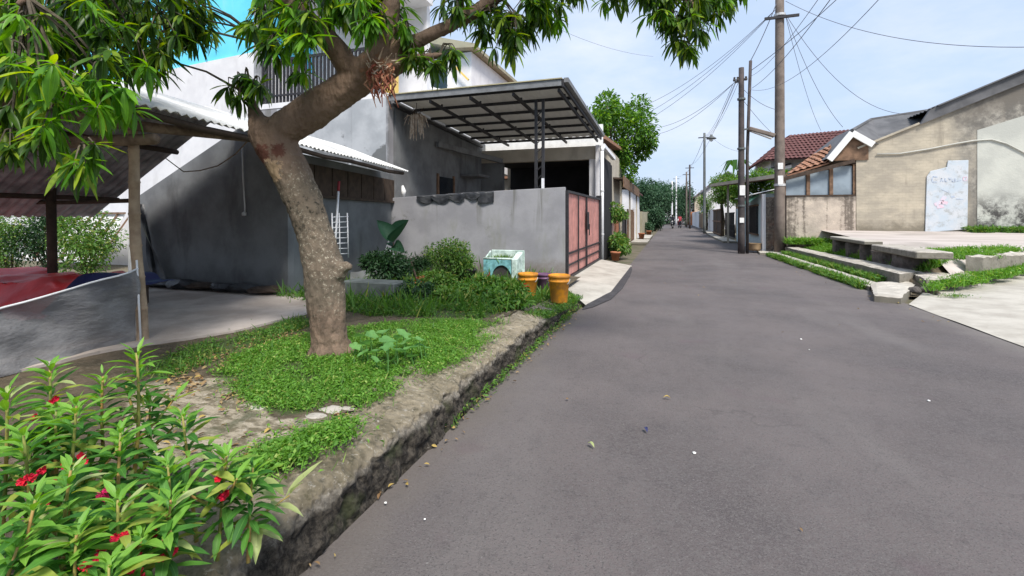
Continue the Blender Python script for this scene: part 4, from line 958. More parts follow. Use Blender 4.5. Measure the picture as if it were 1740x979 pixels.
# porch: terracotta slope, gable with white bargeboards, dark hip roof
po = thing('porch', (6, 22, 2.4), 'porch roof with white gable boards and orange tiled slope above the sheet screen', 'porch')
ta, tb = on_y(1330, 302, 20.9), on_y(1452, 268, 20.9)
obj('eave_beam', G().bar(ta + Vector((0, 0, -.06)), tb + Vector((0, 0, -.12)), .10, .14), M['dark_timber'], po)
def tiles(parent, p0, p1, p2, p3, nr, m, nm='roof_tile_row', lift=.05):
    """courses of curved tiles between two edges: p0-p1 lower edge, p3-p2 upper edge"""
    p0, p1, p2, p3 = map(Vector, (p0, p1, p2, p3)); nrm = (p1 - p0).cross(p3 - p0).normalized()
    if nrm.z < 0: nrm = -nrm
    for r in range(nr):
        a0, a1 = p0.lerp(p3, r / nr), p1.lerp(p2, r / nr); b0, b1 = p0.lerp(p3, (r + 1.12) / nr), p1.lerp(p2, (r + 1.12) / nr)
        L = (a1 - a0).length; k = max(6, int(L / .24) * 4); g = G(); vs = []
        for (q0, q1, l) in ((a0, a1, lift), (b0, b1, 0.0)):
            for i in range(k + 1):
                t = i / k; vs.append(q0.lerp(q1, t) + nrm * (l + .03 * math.sin(t * L / .24 * 2 * math.pi)))
        vs2 = [v - nrm * .02 for v in vs]; W = k + 1
        fs = [(i, i + 1, W + i + 1, W + i) for i in range(k)] + [(2 * W + i, 3 * W + i, 3 * W + i + 1, 2 * W + i + 1) for i in range(k)] + [(i, 2 * W + i, 2 * W + i + 1, i + 1) for i in range(k)]
        g.add(vs + vs2, fs); obj(nm, g, M[m], parent, smooth=False)
    obj('roof_underlay', G().poly([p0 - nrm * .03, p1 - nrm * .03, p2 - nrm * .03, p3 - nrm * .03], -nrm * .05), M[m], parent)
a = on_y(1336, 297, 21.0); b = on_y(1408, 275, 21.0); tiles(po, a, b + Vector((0, 0, .0)), on_y(1412, 246, 24), on_y(1385, 262, 24), 7, 'orange_tile')
ga, gb, gc = on_y(1409, 272, 20.8), on_y(1448, 226, 20.8), on_y(1484, 246, 20.8)
obj('bargeboard', G().bar(ga, gb, .08, .22), M['white_paint'], po); obj('bargeboard', G().bar(gb + Vector((0, .004, 0)), gc + Vector((0, .004, 0)), .08, .22), M['white_paint'], po)
obj('gable_boards', G().poly([ga + Vector((.1, .15, -.02)), gb + Vector((0, .15, -.06)), gc + Vector((-.1, .15, -.05)), Vector((gc.x - .1, gc.y + .15, ga.z - .02))], (0, .05, 0)), M['brown_timber'], po)
r1, r2, r3, r4 = on_y(1436, 232, 21.0), on_y(1480, 203, 23.5), on_y(1690, 170, 23.5), on_y(1500, 246, 21.2)
g = G(); e5 = on_y(1660, 190, 21.3)
g.add([ga + Vector((-.1, .0, .05)), r1, r2, r3, e5, r4, gb + Vector((0, 0, .08)), gc + Vector((.05, 0, .04)), Vector((r3.x, 28, r3.z)), Vector((r2.x, 28, r2.z)), Vector((ga.x, 28, ga.z))],
      [(0, 6, 2), (0, 2, 9, 10), (6, 7, 5, 2), (5, 4, 3, 2), (2, 3, 8, 9)])
obj('hip_roof', g, M['dark_roof'], po)
obj('hip_ridge', G().tube([gb + Vector((0, 0, .1)), r2, r3], .06, 6), M['dark_roof'], po)
obj('side_wall', G().bb(W0 - .3, W0 + 3.0, 21.28, 21.4, 2.3, 4.25), M['brown_timber'], po)

# rough brick end wall and pale blue house front along the street
t = thing('brick_end_wall', (4.0, 21.6, 0), 'rough grey brick end wall beside the concrete pole', 'wall')
bx0, bx1 = on_y(1301, 370, 21.6).x, on_y(1336, 370, 21.6).x
obj('wall_face', G().bb(bx0, bx1 + .1, 21.55, 21.8, -.05, on_y(1310, 335, 21.6).z), M['rough_brick_end'], t, bevel=.02)
bh = thing('blue_house', (4.2, 24, 0), 'pale blue house front with barred window and green awning', 'house')
obj('wall', G().bb(3.62, 8, 21.85, 27.6, -.05, 2.45), M['pale_blue_plaster'], bh)
obj('pillar', G().bb(bx0 - .14, bx0 - .01, 21.5, 21.84, -.05, 2.42), M['white_plaster'], bh)
w = obj('window', G().bb(3.58, 3.63, 22.6, 24.6, .75, 1.95), M['dark_glass'], bh)
for i in range(9): obj('window_bar', G().bar((3.55, 22.7 + i * .225, .75), (3.55, 22.7 + i * .225, 1.95), .03, .03), M['black_steel'], w)
for fz in (.68, 1.95): obj('window_frame', G().bb(3.54, 3.62, 22.5, 24.7, fz, fz + .07), M['brown_timber'], w)
k = NM('green_awning'); k.color((.16, .42, .28)); M['green_awning'] = k.m
obj('awning', G().poly([(3.62, 22.4, 2.42), (3.62, 24.8, 2.42), (3.2, 24.8, 2.05), (3.2, 22.4, 2.05)], (0, 0, .03)), M['green_awning'], bh)
obj('roof_sheet', corr((3.3, 21.6, 2.42), (3.2, 0, .75), (0, 6.2, 0), .2, .02, .01), M['white_zinc'], bh)
tag(obj('clay_basin', G().lathe([(.0, .0), (.20, .0), (.24, .08), (.25, .28), (.27, .30), (.24, .30), (.22, .1), (0, .06)], (3.32, 21.6, .10), 18), M['cardboard'], smooth=True), 'tan clay basin by the foot of the pale blue house', 'basin')
# canopy between the poles
cn = thing('street_canopy', (4, 26, 0), 'thin brown canopy roof on a pale post between the poles', 'canopy')
ca, cb = on_y(1210, 318, 29.5), on_y(1334, 301, 23.0)
obj('canopy_roof', G().poly([ca, cb, cb + Vector((2.2, .8, .25)), ca + Vector((2.6, .8, .3))], (0, 0, .12)), M['brown_timber'], cn)
obj('canopy_edge', G().bar(ca + Vector((-.06, 0, .1)), cb + Vector((-.06, 0, .1)), .08, .16), M['beige_plaster'], cn)
pz = on_y(1237, 350, 29.0); obj('post', G().bb(pz.x - .05, pz.x + .05, 28.95, 29.05, 0, on_y(1237, 316, 29.0).z + .05), M['beige_plaster'], cn)
obj('post', G().bb(4.9, 5.0, 23.4, 23.5, 2.46, cb.z), M['beige_plaster'], cn)

# fences and walls along the right side, further off
def rfac(name, pxa, pxb, X, h, m, label, cat, th=.18, z0=-.03):
    ya, yb = on_x(pxa, 390, X).y, on_x(pxb, 390, X).y
    return tag(obj(name, G().bb(X, X + th, min(ya, yb), max(ya, yb), z0, h), M[m], bevel=.01), label, cat)
dg = thing('dark_gate', (3.75, 32, 0), 'open dark metal yard gate with upright bars', 'gate')
for i in range(14): obj('gate_bar', G().bar((3.62, 30.8 + i * .34, .25), (3.62, 30.8 + i * .34, 1.75), .06, .06), M['black_steel'], dg)
for zz in (.25, .62, 1.0, 1.72): obj('gate_rail', G().bar((3.64, 30.7, zz), (3.64, 35.4, zz), .05, .07), M['black_steel'], dg)
obj('gate_sheet', G().bb(3.66, 3.68, 30.7, 35.4, .28, .98), M['dark_timber'], dg)
obj('gate_leaf', G().bb(3.36, 3.44, 35.6, 41.6, .12, 2.05), M['dark_timber'], dg)
for zz in (.2, 1.1, 1.95): obj('gate_rail', G().bb(3.31, 3.355, 35.6, 41.6, zz, zz + .09), M['brown_timber'], dg)
obj('gate_bar', G().bb(3.33, 3.355, 38.4, 38.5, .3, 1.94), M['brown_timber'], dg)
rfac('garden_wall', 1251, 1276, 3.75, 1.95, 'pale_blue_plaster', 'short grey-blue wall between dark gate and dark pole', 'wall')
rfac('garden_wall', 1203, 1214, 3.7, 2.15, 'white_plaster', 'white garden wall before the dark gate', 'wall')
wf = thing('wooden_fence', (3.7, 58, 0), 'brown upright board fence beyond the white garden wall', 'fence')
ya, yb = on_x(1203, 390, 3.7).y + .2, on_x(1188, 390, 3.7).y
for i in range(22): obj('fence_board', G().bb(3.68, 3.72, ya + (yb - ya) * i / 22, ya + (yb - ya) * (i + .85) / 22, .1, 1.75 + .1 * (i % 3)), M['brown_timber' if i % 4 else 'olive_plaster'], wf)
rfac('garden_wall', 1176, 1187.5, 3.7, 2.2, 'white_plaster', 'white wall with a red roofline beyond the wooden fence', 'wall')
rfac('orange_kiosk', 1165, 1172, 3.3, 2.3, 'orange_plaster', 'small orange roadside kiosk far down the street', 'kiosk', 1.5)
tag(obj('low_ledge', G().bb(3.0, 3.66, 42, 51, -.03, .14), M['pale_concrete']), 'pale concrete ledge along the foot of the white garden wall', 'ledge')
tag(obj('low_ledge', G().bb(2.85, 3.6, 29, 41.5, -.03, .11), M['pale_concrete']), 'pale concrete driveway ledge under the dark gate', 'ledge')
# red tiled house behind
rh = thing('red_roof_house', (8, 36, 0), 'white house with red tiled hip roof behind the concrete pole', 'house')
e0, e1, e2, e3 = on_y(1297, 272, 33), on_y(1402, 260, 33), on_y(1415, 222, 36), on_y(1342, 230, 36)
obj('wall', G().bb(e0.x + .6, e1.x + 3, 34, 40, 0, e1.z + .05), M['white_plaster'], rh)
tiles(rh, e0, e1 + Vector((3.4, 0, -.15)), e2 + Vector((1.0, 0, 0)), e3, 10, 'red_tile')
tiles(rh, (e0.x, 40, e0.z), e0, e3, (e3.x, 38, e3.z), 10, 'red_tile')
f0 = on_y(1290, 302, 32); obj('lower_roof', G().poly([f0, on_y(1345, 288, 32), on_y(1345, 280, 34), on_y(1310, 288, 34)], (0, 0, .12)), M['dark_roof'], rh)
# far houses on the right
def house(x0, x1, y0, y1, h, rise, wm, rm, label, group=None):
    t = thing('far_house', ((x0 + x1) / 2, y0, 0), label, 'house', group)
    obj('wall', G().bb(x0, x1, y0, y1, -.05, h), M[wm], t)
    xm = (x0 + x1) / 2
    obj('gable', G().poly([(x0, y0 + .004, h), (x1, y0 + .004, h), (xm, y0 + .004, h + rise)], (0, y1 - y0 - .01, 0)), M[wm], t)
    for s in (-1, 1):
        xe = x0 - .35 if s < 0 else x1 + .35
        obj('roof', G().poly([(xe, y0 - .4, h - .25), (xm, y0 - .4, h + rise + .06), (xm, y0 - .4, h + rise + .20), (xe, y0 - .4, h - .10)], (0, y1 - y0 + .8, 0)), M[rm], t)
    for q in (.25, .62):
        w = obj('window', G().bb(x0 + (x1 - x0) * q, x0 + (x1 - x0) * q + 1.0, y0 - .03, y0 + .02, h - 1.6, h - .5), M['dark_glass'], t)
        for fx in (-.07, 1.0): obj('window_frame', G().bb(x0 + (x1 - x0) * q + fx, x0 + (x1 - x0) * q + fx + .07, y0 - .05, y0 + .01, h - 1.67, h - .43), M['white_paint'], w)
    return t
house(4.2, 9.0, 62, 72, 4.7, 2.1, 'white_plaster', 'dark_roof', 'tall white gabled house far down the street on the pole side')
house(10, 20, 52, 62, 4.8, 1.5, 'white_plaster', 'orange_tile', 'white house with orange roof behind the roadside shrubs')
house(4.3, 10, 92, 102, 5.0, 2.4, 'beige_plaster', 'red_tile', 'beige gabled house with red roof near the street end')
house(9, 17, 40, 48, 4.4, 2.4, 'white_plaster', 'dark_roof', 'low white house with dark roof behind the red tiled house')

# ================================================================ poles, lamp, wires
def pole(x, y, z0, h, r0, r1, m, label, group=None, arms=True):
    t = thing('utility_pole', (x, y, z0), label, 'pole', group)
    obj('shaft', G().tube([(x, y, z0 - .1 + (h + .1) * i / 8) for i in range(9)], [r0 + (r1 - r0) * i / 8 for i in range(9)], 14), M[m], t, smooth=True)
    return t
pa = pole(2.74, 20.95, 0, 7.5, .135, .10, 'pole_dark', 'dark weathered utility pole with twin pipe and street lamp')
top = on_y(1275, 104, 21.1); obj('steel_pipe', G().tube([(2.97, 21.05, 0), (2.97, 21.05, 4.0), (top.x, 21.05, top.z)], .06, 10), M['pole_dark'], pa, smooth=True)
for zz in (1.9, 4.2, 6.2): obj('band', G().tube([(2.74, 20.95, zz), (2.74, 20.95, zz + .07)], .155, 12), M['pole_steel'], pa)
obj('notice', G().bb(2.66, 2.86, 20.79, 20.81, 2.35, 2.75), M['white_paint'], pa)
obj('notice', G().bb(2.66, 2.82, 20.79, 20.81, 1.25, 1.45), M['white_paint'], pa)
zz = on_y(1258, 140, 20.95).z; obj('insulator_bracket', G().bar((2.50, 20.9, zz), (2.95, 20.9, zz + .12), .06, .08), M['black_steel'], pa)
for dx in (2.48, 2.60, 2.9): obj('insulator', G().lathe([(.0, 0), (.05, .0), (.06, .06), (.03, .1), (.05, .14), (0, .18)], (dx, 20.9, zz + .05), 10), M['dark_pot'], pa)
l0, l1 = on_y(1272, 219, 20.9), on_y(1316, 231, 20.9)
la = obj('lamp_arm', G().bar((2.8, 20.9, l0.z - .02), l0, .06, .06), M['pole_steel'], pa)
obj('street_lamp_head', G().bar(l0, l1, .30, .16), M['pole_concrete'], pa, bevel=.03); obj('lamp_glass', G().bar(l0 + Vector((.1, 0, -.10)), l1 + Vector((-.1, 0, -.10)), .22, .05), M['white_paint'], la)
pb = pole(4.12, 21.0, .2, 10.6, .20, .155, 'pole_concrete', 'thick brown concrete utility pole by the low stained wall')
obj('notice', G().bb(4.02, 4.2, 20.79, 20.81, 2.75, 3.1), M['white_paint'], pb); obj('notice', G().bb(4.02, 4.2, 20.79, 20.81, 3.35, 3.6), M['white_paint'], pb)
for zz in (2.7, 9.4): obj('band', G().tube([(4.12, 21, zz), (4.12, 21, zz + .09)], .21, 14), M['zinc'], pb)
obj('cross_arm', G().bar((3.55, 20.8, 9.3), (4.75, 20.8, 9.3), .08, .1), M['black_steel'], pb)
far = []
for i, (px1, Y, ytop, r, mm, lab) in enumerate(((1197, 44, 226, .12, 'pole_steel', 'grey steel pole carrying a round lamp bell above the fences'), (1172, 62, 280, .12, 'pole_dark', 'thin dark pole beside the orange kiosk'), (1166.5, 70, 292, .12, 'pole_concrete', 'thin grey pole just beyond the dark one by the kiosk'), (1149, 84, 300, .14, 'white_plaster', 'pale white pole at the far bend of the street'), (1142, 84, 308, .14, 'white_plaster', 'short pale white pole at the far bend, standing over the riders'))):
    tp = on_y(px1, ytop, Y); t = pole(tp.x, Y, 0, tp.z, r, r * .8, mm, lab); far.append(tp)
    obj('cross_arm', G().bar((tp.x - .5, Y, tp.z - .4), (tp.x + .5, Y, tp.z - .4), .08, .08), M['black_steel'], t)
    if i == 0:
        obj('lamp_bell', G().lathe([(.02, .35), (.1, .3), (.14, .18), (.42, .0), (.40, -.05), (.1, .02), (0, .02)], (tp.x + .55, Y, tp.z - .5), 14), M['pole_steel'], t, smooth=True)
        obj('lamp_bulb', G().lathe([(0, -.3), (.14, -.22), (.16, -.1), (.1, 0)], (tp.x + .55, Y, tp.z - .5), 12), M['white_paint'], t, smooth=True)
def wire(a, b, sag, label, r=.009, m='cable', group='overhead wires'):
    a, b = Vector(a), Vector(b); n = 22; g = G()
    g.tube([a.lerp(b, i / n) - Vector((0, 0, sag * 4 * (i / n) * (1 - i / n))) for i in range(n + 1)], r, 5)
    tag(obj('overhead_wire', g, M[m], smooth=True), label, 'wire', group)
A1 = Vector((2.52, 20.9, on_y(1256, 138, 20.9).z)); A2 = top.copy(); B1 = Vector((3.98, 20.9, on_y(1308, 8, 20.9).z)); F0 = far[0]
L1 = 'thin black wire running from the dark pole down the street'; L2 = 'thin black wire from the concrete pole toward the house roofs'
L3 = 'thin black wire crossing the street to the leafy tree side'; L4 = 'thin black wire rising from the poles over the camera side'
for dx in (-.1, .05, .2): wire(A1 + Vector((dx, 0, dx)), F0 + Vector((dx, 0, -.3)), .5, L1)
for i, tp in enumerate(far[1:3]): wire(F0 + Vector((0, 0, -.3)), tp + Vector((0, 0, -.2)), .4, 'distant thin wire sagging between the far poles'); 
wire(far[1] + Vector((.2, 0, -.3)), far[3], .4, 'distant thin wire sagging between the far poles'); wire(A1, far[1], .9, L1)
wire(A2, B1, .1, 'thick black wire linking the two tall poles', .015); wire(A2 + Vector((0, 0, -.4)), (5.9, 15, 9.0), .2, L4, .012); wire(A2 + Vector((.05, 0, -1.1)), on_y(1425, -20, 9), .2, L4, .008); wire(A2 + Vector((.05, 0, -.6)), on_y(1400, -15, 9), .2, L4, .006)
wire(A2 + Vector((0, 0, -1.15)), on_y(1500, -8, 9), .5, L4, .006)
for x, y in ((1120, 172), (1112, 194), (1118, 205)): wire(B1 + Vector((0, 0, -.2)), on_y(x - 60, y + 20, 27), .6, L3)
for x, y in ((1120, 210), (1122, 222)): wire(A1, on_y(x - 20, y + 8, 30), .5, L3)
for (x, y, Y) in ((1395, 222, 34), (1432, 216, 24), (1600, 182, 23.4)): wire(B1 + Vector((.3, 0, -.4)), on_y(x, y, Y), .5 if x < 1500 else 1.6, L2)
wire(on_y(1335, 2, 20.9), on_y(1760, 80, 14), .5, L2); wire(A1 + Vector((.1, 0, -.5)), on_y(1330, 240, 33), .2, L2); wire(A1 + Vector((.1, 0, -.1)), B1 + Vector((.1, 0, -4.2)), .2, 'thin slack wire between the dark pole and the concrete pole')
wire(on_y(955, 52, 30), on_y(1110, 96, 40), .3, 'faint single wire high over the carport'); wire(F0 + Vector((.5, 0, -.3)), on_y(1262, 258, 40), .3, 'short wire from the lamp bell pole to a roof')

# ================================================================ FAR LEFT of the street
def lfac(name, pxa, pxb, h, m, label, cat, X=-2.2):
    ya, yb = on_x(pxa, 400, X).y, on_x(pxb, 400, X).y
    return tag(obj(name, G().bb(X - .18, X, ya + .03, yb - .03, -.03, h), M[m], bevel=.01), label, cat)
lfac('garden_wall', 1026, 1034.5, 1.95, 'orange_plaster', 'burnt orange garden wall next to the drain pipe', 'wall')
lfac('garden_wall', 1035, 1044, 1.80, 'pink_plaster', 'pink plastered wall past the burnt orange wall', 'wall')
lfac('garden_wall', 1045, 1051.5, 1.75, 'terracotta', 'dark red wall before the black gate', 'wall')
bg = thing('black_gate', (-2.2, 24.5, 0), 'black metal gate between the red wall and wooden gate', 'gate')
ya, yb = on_x(1052, 400, -2.2).y, on_x(1065, 400, -2.2).y
for i in range(6): obj('gate_panel', G().bb(-2.24, -2.2, ya + (yb - ya) * i / 6, ya + (yb - ya) * (i + .94) / 6, .1, 1.75), M['black_steel'], bg)
wg = thing('wooden_gate', (-2.2, 30, 0), 'weathered slatted wooden gate before the white pillar', 'gate')
ya, yb = on_x(1066.5, 400, -2.1).y, on_x(1079, 400, -2.1).y
for i in range(9): obj('gate_slat', G().bb(-2.14, -2.08, ya + (yb - ya) * i / 9, ya + (yb - ya) * (i + .6) / 9, .1, 1.9 - .1 * (i % 2)), M['brown_timber'], wg)
for zz in (.4, 1.5): obj('gate_rail', G().bb(-2.2, -2.145, ya, yb, zz, zz + .1), M['brown_timber'], wg)
lfac('white_pillar', 1080, 1087, 2.0, 'white_plaster', 'white garden pillar wall past the wooden gate', 'wall', -2.0)
lfac('garden_wall', 1091, 1100, 1.9, 'olive_plaster', 'olive grey garden wall beyond the white pillar', 'wall', -2.1)
lfac('garden_wall', 1100.5, 1107, 2.0, 'beige_plaster', 'beige garden wall at the far end of the row', 'wall', -2.2)
cl = thing('roadside_canopy', (-3, 27, 0), 'old brown plank canopy on thin posts under the leafy tree', 'canopy')
c1, c2 = on_x(1030, 318, -2.3), on_x(1088, 312, -1.8)
obj('canopy_roof', G().poly([(-5.2, 20, 3.25), (-1.85, 20, 3.05), (-1.85, 30.5, 3.15), (-5.2, 30.5, 3.35)], (0, 0, .07)), M['dark_timber'], cl)
obj('canopy_fascia', G().bb(-1.84, -1.80, 20, 30.5, 2.72, 3.2), M['brown_timber'], cl)
for yy in (20.3, 25, 30.2): obj('post', G().bb(-2.0, -1.92, yy, yy + .08, 0, 3.0), M['beige_plaster'], cl)
tag(obj('side_step', G().bb(-2.05, -1.15, 26.5, 30, -.03, .10), M['pale_concrete']), 'pale concrete step before the black gate', 'step')
tag(obj('side_step', G().bb(-1.95, -1.2, 31, 37, -.03, .11), M['pale_concrete']), 'pale concrete step before the wooden gate', 'step')
hl = thing('street_house', (-6, 26, 0), 'low beige house behind the roadside canopy', 'house')
obj('wall', G().bb(-12, -3.4, 25.2, 36, -.05, 3.6), M['beige_plaster'], hl); obj('roof', G().poly([(-12.5, 24.8, 3.62), (-3.0, 24.8, 3.62), (-7.5, 24.8, 5.6)], (0, 11.6, 0)), M['orange_tile'], hl)
house(-11, -3.2, 44, 54, 4.0, 2.0, 'white_plaster', 'red_tile', 'white house with red roof behind the olive wall')
# street end: white car, cross wall
tag(obj('end_wall', G().bb(-14, 1.2, 118, 118.4, -.05, 3.2), M['white_plaster']), 'long white wall closing the far end of the street', 'wall')
def car(x, y, rz, m, label):
    t = thing('parked_car', (x, y, 0), label, 'car')
    prof = [(-2.0, .35), (-2.05, .75), (-1.3, .92), (-.75, 1.42), (.9, 1.46), (1.75, .98), (2.05, .9), (2.05, .35)]
    def tr(p): c, s = math.cos(rz), math.sin(rz); return (x + p[0] * c - p[1] * s, y + p[0] * s + p[1] * c, p[2])
    g = G(); vs = []
    for s in (-1, 1): vs += [tr((a, s * (.82 if z < 1.0 else .68), z)) for a, z in prof]
    n = len(prof); g.add(vs, [tuple(range(n)), tuple(range(2 * n - 1, n - 1, -1))] + [(i, n + i, n + (i + 1) % n, (i + 1) % n) for i in range(n)])
    obj('body', g, m, t, bevel=.06, seg=2)
    for s in (-1, 1): obj('side_window', G().poly([tr(p) for p in ((-1.1, s * .80, .98), (-.68, s * .70, 1.36), (.82, s * .70, 1.38), (1.45, s * .80, 1.0))], Vector(tr((0, s * .02, 0))) - Vector(tr((0, 0, 0)))), M['dark_glass'], t)
    for a in (-1.3, 1.3):
        for s in (-1, 1):
            wv = obj('wheel', G().tube([tr((a, s * .68, .31)), tr((a, s * .86, .31))], .31, 16), M['rubber'], t); obj('rim', G().tube([tr((a, s * .80, .31)), tr((a, s * .875, .31))], .18, 12), M['zinc'], wv)
    obj('windscreen', G().poly([tr(p) for p in ((-1.32, -.66, .96), (-1.32, .66, .96), (-.80, .60, 1.40), (-.80, -.60, 1.40))], Vector(tr((-.02, 0, .01))) - Vector(tr((0, 0, 0)))), M['dark_glass'], t)
    for s in (-1, 1): obj('headlight', G().box(tr((-2.04, s * .6, .7)), (.1, .28, .14), rz=rz), M['white_paint'], t, bevel=.03)
car(-.6, 104, R(80), M['white_car'], 'white car parked at the far end of the street'); car(.9, 110, R(20), M['white_car'], 'white car standing crosswise before the end wall')

# motorbike with rider, far off
def bike(x, y, rz, label, rlabel, cloth):
    t = thing('motorbike', (x, y, 0), label, 'motorbike'); S = Matrix.Rotation(rz, 3, 'Z')
    T = lambda p: Vector((x, y, 0)) + S @ Vector(p)
    for a in (-.62, .62):
        ring = [T((a + .26 * math.cos(q), 0, .29 + .26 * math.sin(q))) for q in np.linspace(0, 2 * math.pi, 17)]
        w = obj('wheel', G().tube(ring, .05, 6), M['rubber'], t, smooth=True); obj('hub', G().tube([T((a, -.06, .29)), T((a, .06, .29))], .09, 8), M['zinc'], w)
    obj('body', G().tube([T((.55, 0, .75)), T((.3, 0, .72)), T((0, 0, .52)), T((-.35, 0, .62)), T((-.85, 0, .80))], [.06, .12, .15, .14, .05], 8), M['dark_cloth'], t, smooth=True)
    obj('seat', G().tube([T((.05, 0, .74)), T((-.35, 0, .80)), T((-.75, 0, .86))], [.08, .11, .07], 8), M['rubber'], t, smooth=True)
    obj('fork', G().tube([T((.62, 0, .3)), T((.45, 0, .95))], .04, 6), M['zinc'], t); obj('handlebar', G().tube([T((.38, -.33, 1.02)), T((.46, 0, .98)), T((.38, .33, 1.02))], .018, 6), M['black_steel'], t)
    obj('headlight', G().tube([T((.5, 0, .88)), T((.58, 0, .86))], [.09, .07], 10), M['white_paint'], t)
    # rider: one skinned body
    J = {'pel': (-.22, 0, .92, .15), 'bel': (-.16, 0, 1.08, .14), 'che': (-.08, 0, 1.30, .16), 'nek': (-.04, 0, 1.47, .06), 'hed': (-.01, 0, 1.58, .10), 'crn': (-.01, 0, 1.70, .09)}
    E = [('pel', 'bel'), ('bel', 'che'), ('che', 'nek'), ('nek', 'hed'), ('hed', 'crn')]
    for s, k in ((1, 'l'), (-1, 'r')):
        J.update({'sh' + k: (-.06, s * .19, 1.40, .07), 'el' + k: (.10, s * .27, 1.18, .05), 'wr' + k: (.33, s * .30, 1.06, .038), 'ha' + k: (.39, s * .30, 1.04, .045),
                  'hi' + k: (-.18, s * .11, .90, .10), 'kn' + k: (.20, s * .17, .78, .075), 'an' + k: (.12, s * .16, .38, .05), 'to' + k: (.28, s * .17, .33, .045)})
        E += [('che', 'sh' + k), ('sh' + k, 'el' + k), ('el' + k, 'wr' + k), ('wr' + k, 'ha' + k), ('pel', 'hi' + k), ('hi' + k, 'kn' + k), ('kn' + k, 'an' + k), ('an' + k, 'to' + k)]
    ks = list(J); me = bpy.data.meshes.new('person'); me.from_pydata([S @ Vector(J[k][:3]) for k in ks], [(ks.index(a), ks.index(b)) for a, b in E], [])
    o = _link('person', me, cloth, None, Vector((x, y, 0)))
    sk = o.modifiers.new('Skin', 'SKIN'); o.modifiers.new('Sub', 'SUBSURF').render_levels = 1
    for i, k in enumerate(ks): me.skin_vertices[0].data[i].radius = (J[k][3],) * 2; me.skin_vertices[0].data[i].use_root = (k == 'pel')
    tag(o, rlabel, 'person')
    hd = T((-.01, 0, 1.58)); obj('head', G().lathe([(.0, -.13), (.07, -.10), (.105, 0), (.10, .07), (0, .08)], hd, 12), M['skin'], o, smooth=True)
    obj('helmet', G().lathe([(.128, -.03), (.135, .04), (.10, .13), (0, .165)], hd, 12), M['rubber'], o, smooth=True)
bike(on_y(1143, 384, 62).x, 62, R(-95), 'dark motorbike being ridden down the far street', 'person in dark clothes riding the motorbike', M['dark_cloth'])
bike(on_y(1155, 383, 66).x, 66, R(100), 'motorbike near the orange kiosk with a rider in red', 'person in a red top seated on a motorbike', M['red_cloth'])

# ================================================================ POTS, BUCKETS, TUB beside the wall
def bucket(x, y, h, r, m, label, mark=False, parent_tilt=0):
    z = vz(x, y) - .01; t = thing('bucket', (x, y, z), label, 'bucket')
    p = [(0, 0), (r * .74, 0), (r * .76, .01), (r * .93, h * .74), (r * 1.0, h * .76), (r * 1.0, h * .80), (r * .95, h * .81), (r * .965, h * .9), (r * 1.03, h * .91), (r * 1.03, h * .985), (r * 1.0, h), (r * .95, h), (r * .9, h * .7), (r * .86, h * .70)]
    obj('pail', G().lathe(p, (x, y, z), 32), m, t, smooth=True)
    obj('soil', G().lathe([(r * .92, h * .9), (r * .5, h * .93), (0, h * .92)], (x, y, z), 20), M['dark_pot'], t, smooth=True)
    hb = [(x + r * 1.05 * math.cos(a), y - .02 - r * .35 * math.sin(a), z + h * .86 - r * .75 * math.sin(a)) for a in np.linspace(0, math.pi, 13)]
    obj('handle', G().tube(hb, .006, 5), M['zinc'], t, smooth=True)
    if mark:
        for k, a in enumerate((-1.75, -1.55, -1.38)):
            c = Vector((x + r * .90 * math.cos(a), y + r * .90 * math.sin(a), z + h * .55)); obj('red_mark', G().box(c, (.05, .012, .06 + .02 * (k == 1)), rz=a + math.pi / 2, ry=.5 * (k - 1)), M['red_ink'], t)
    return t
pb1 = on_z(950, 516, .17); bucket(pb1.x, pb1.y, .42, .165, M['orange_plastic'], 'orange bucket at the kerb end next to the ramp')
pb2 = on_z(897, 508, .19); bucket(pb2.x, pb2.y, .42, .16, M['orange_plastic'], 'orange bucket with red marks in front of the turquoise tub', True)
pb3 = on_z(922, 500, .17); bucket(pb3.x, pb3.y + .1, .34, .15, M['purple_plastic'], 'purple bucket between the two orange buckets')
def pot(x, y, h, r, m, label, z=None):
    z = vz(x, y) - .01 if z is None else z
    return tag(obj('flower_pot', G().lathe([(0, 0), (r * .7, 0), (r * .95, h * .82), (r * 1.06, h * .83), (r * 1.06, h), (r * .94, h), (r * .9, h * .8), (0, h * .78)], (x, y, z), 24), m, smooth=True), label, 'pot')
q = on_z(795, 478, .2); pot(q.x, q.y, .30, .17, M['dark_pot'], 'dark plastic pot holding grass beside the turquoise tub')
q = on_z(772, 476, .2); pot(q.x, q.y + .2, .26, .15, M['terracotta'], 'terracotta pot half hidden by the shrub left of the tub')
# turquoise appliance shell used as a planter
tb = on_z(850, 476, .19); tx, ty = tb.x, tb.y + .25
t = thing('broken_tub', (tx, ty, .18), 'broken turquoise plastic tub with pale mint rim used as planter', 'tub')
W, Hh, D = .62, .42, .42
g = G(); n = 16; arc = [(W * .02 + W * .36 * math.cos(a), .0 + Hh * .72 * math.sin(a)) for a in np.linspace(0, math.pi, n)]
outer = [(-W / 2, 0), (-W / 2, Hh), (W / 2, Hh), (W / 2, 0)]
pts = [(-W / 2, 0), (-W / 2, Hh), (W / 2, Hh), (W / 2, 0)] + [(x + .08, z) for x, z in arc]
g.poly([(tx + x - .08, ty - D / 2, .19 + z) for x, z in pts], (0, .03, 0)); obj('front_panel', g, M['turquoise'], t)
obj('back_panel', G().bb(tx - W / 2 - .05, tx + W / 2 + .08, ty + D / 2 - .03, ty + D / 2, .19, .19 + Hh + .17), M['mint'], t, bevel=.012)
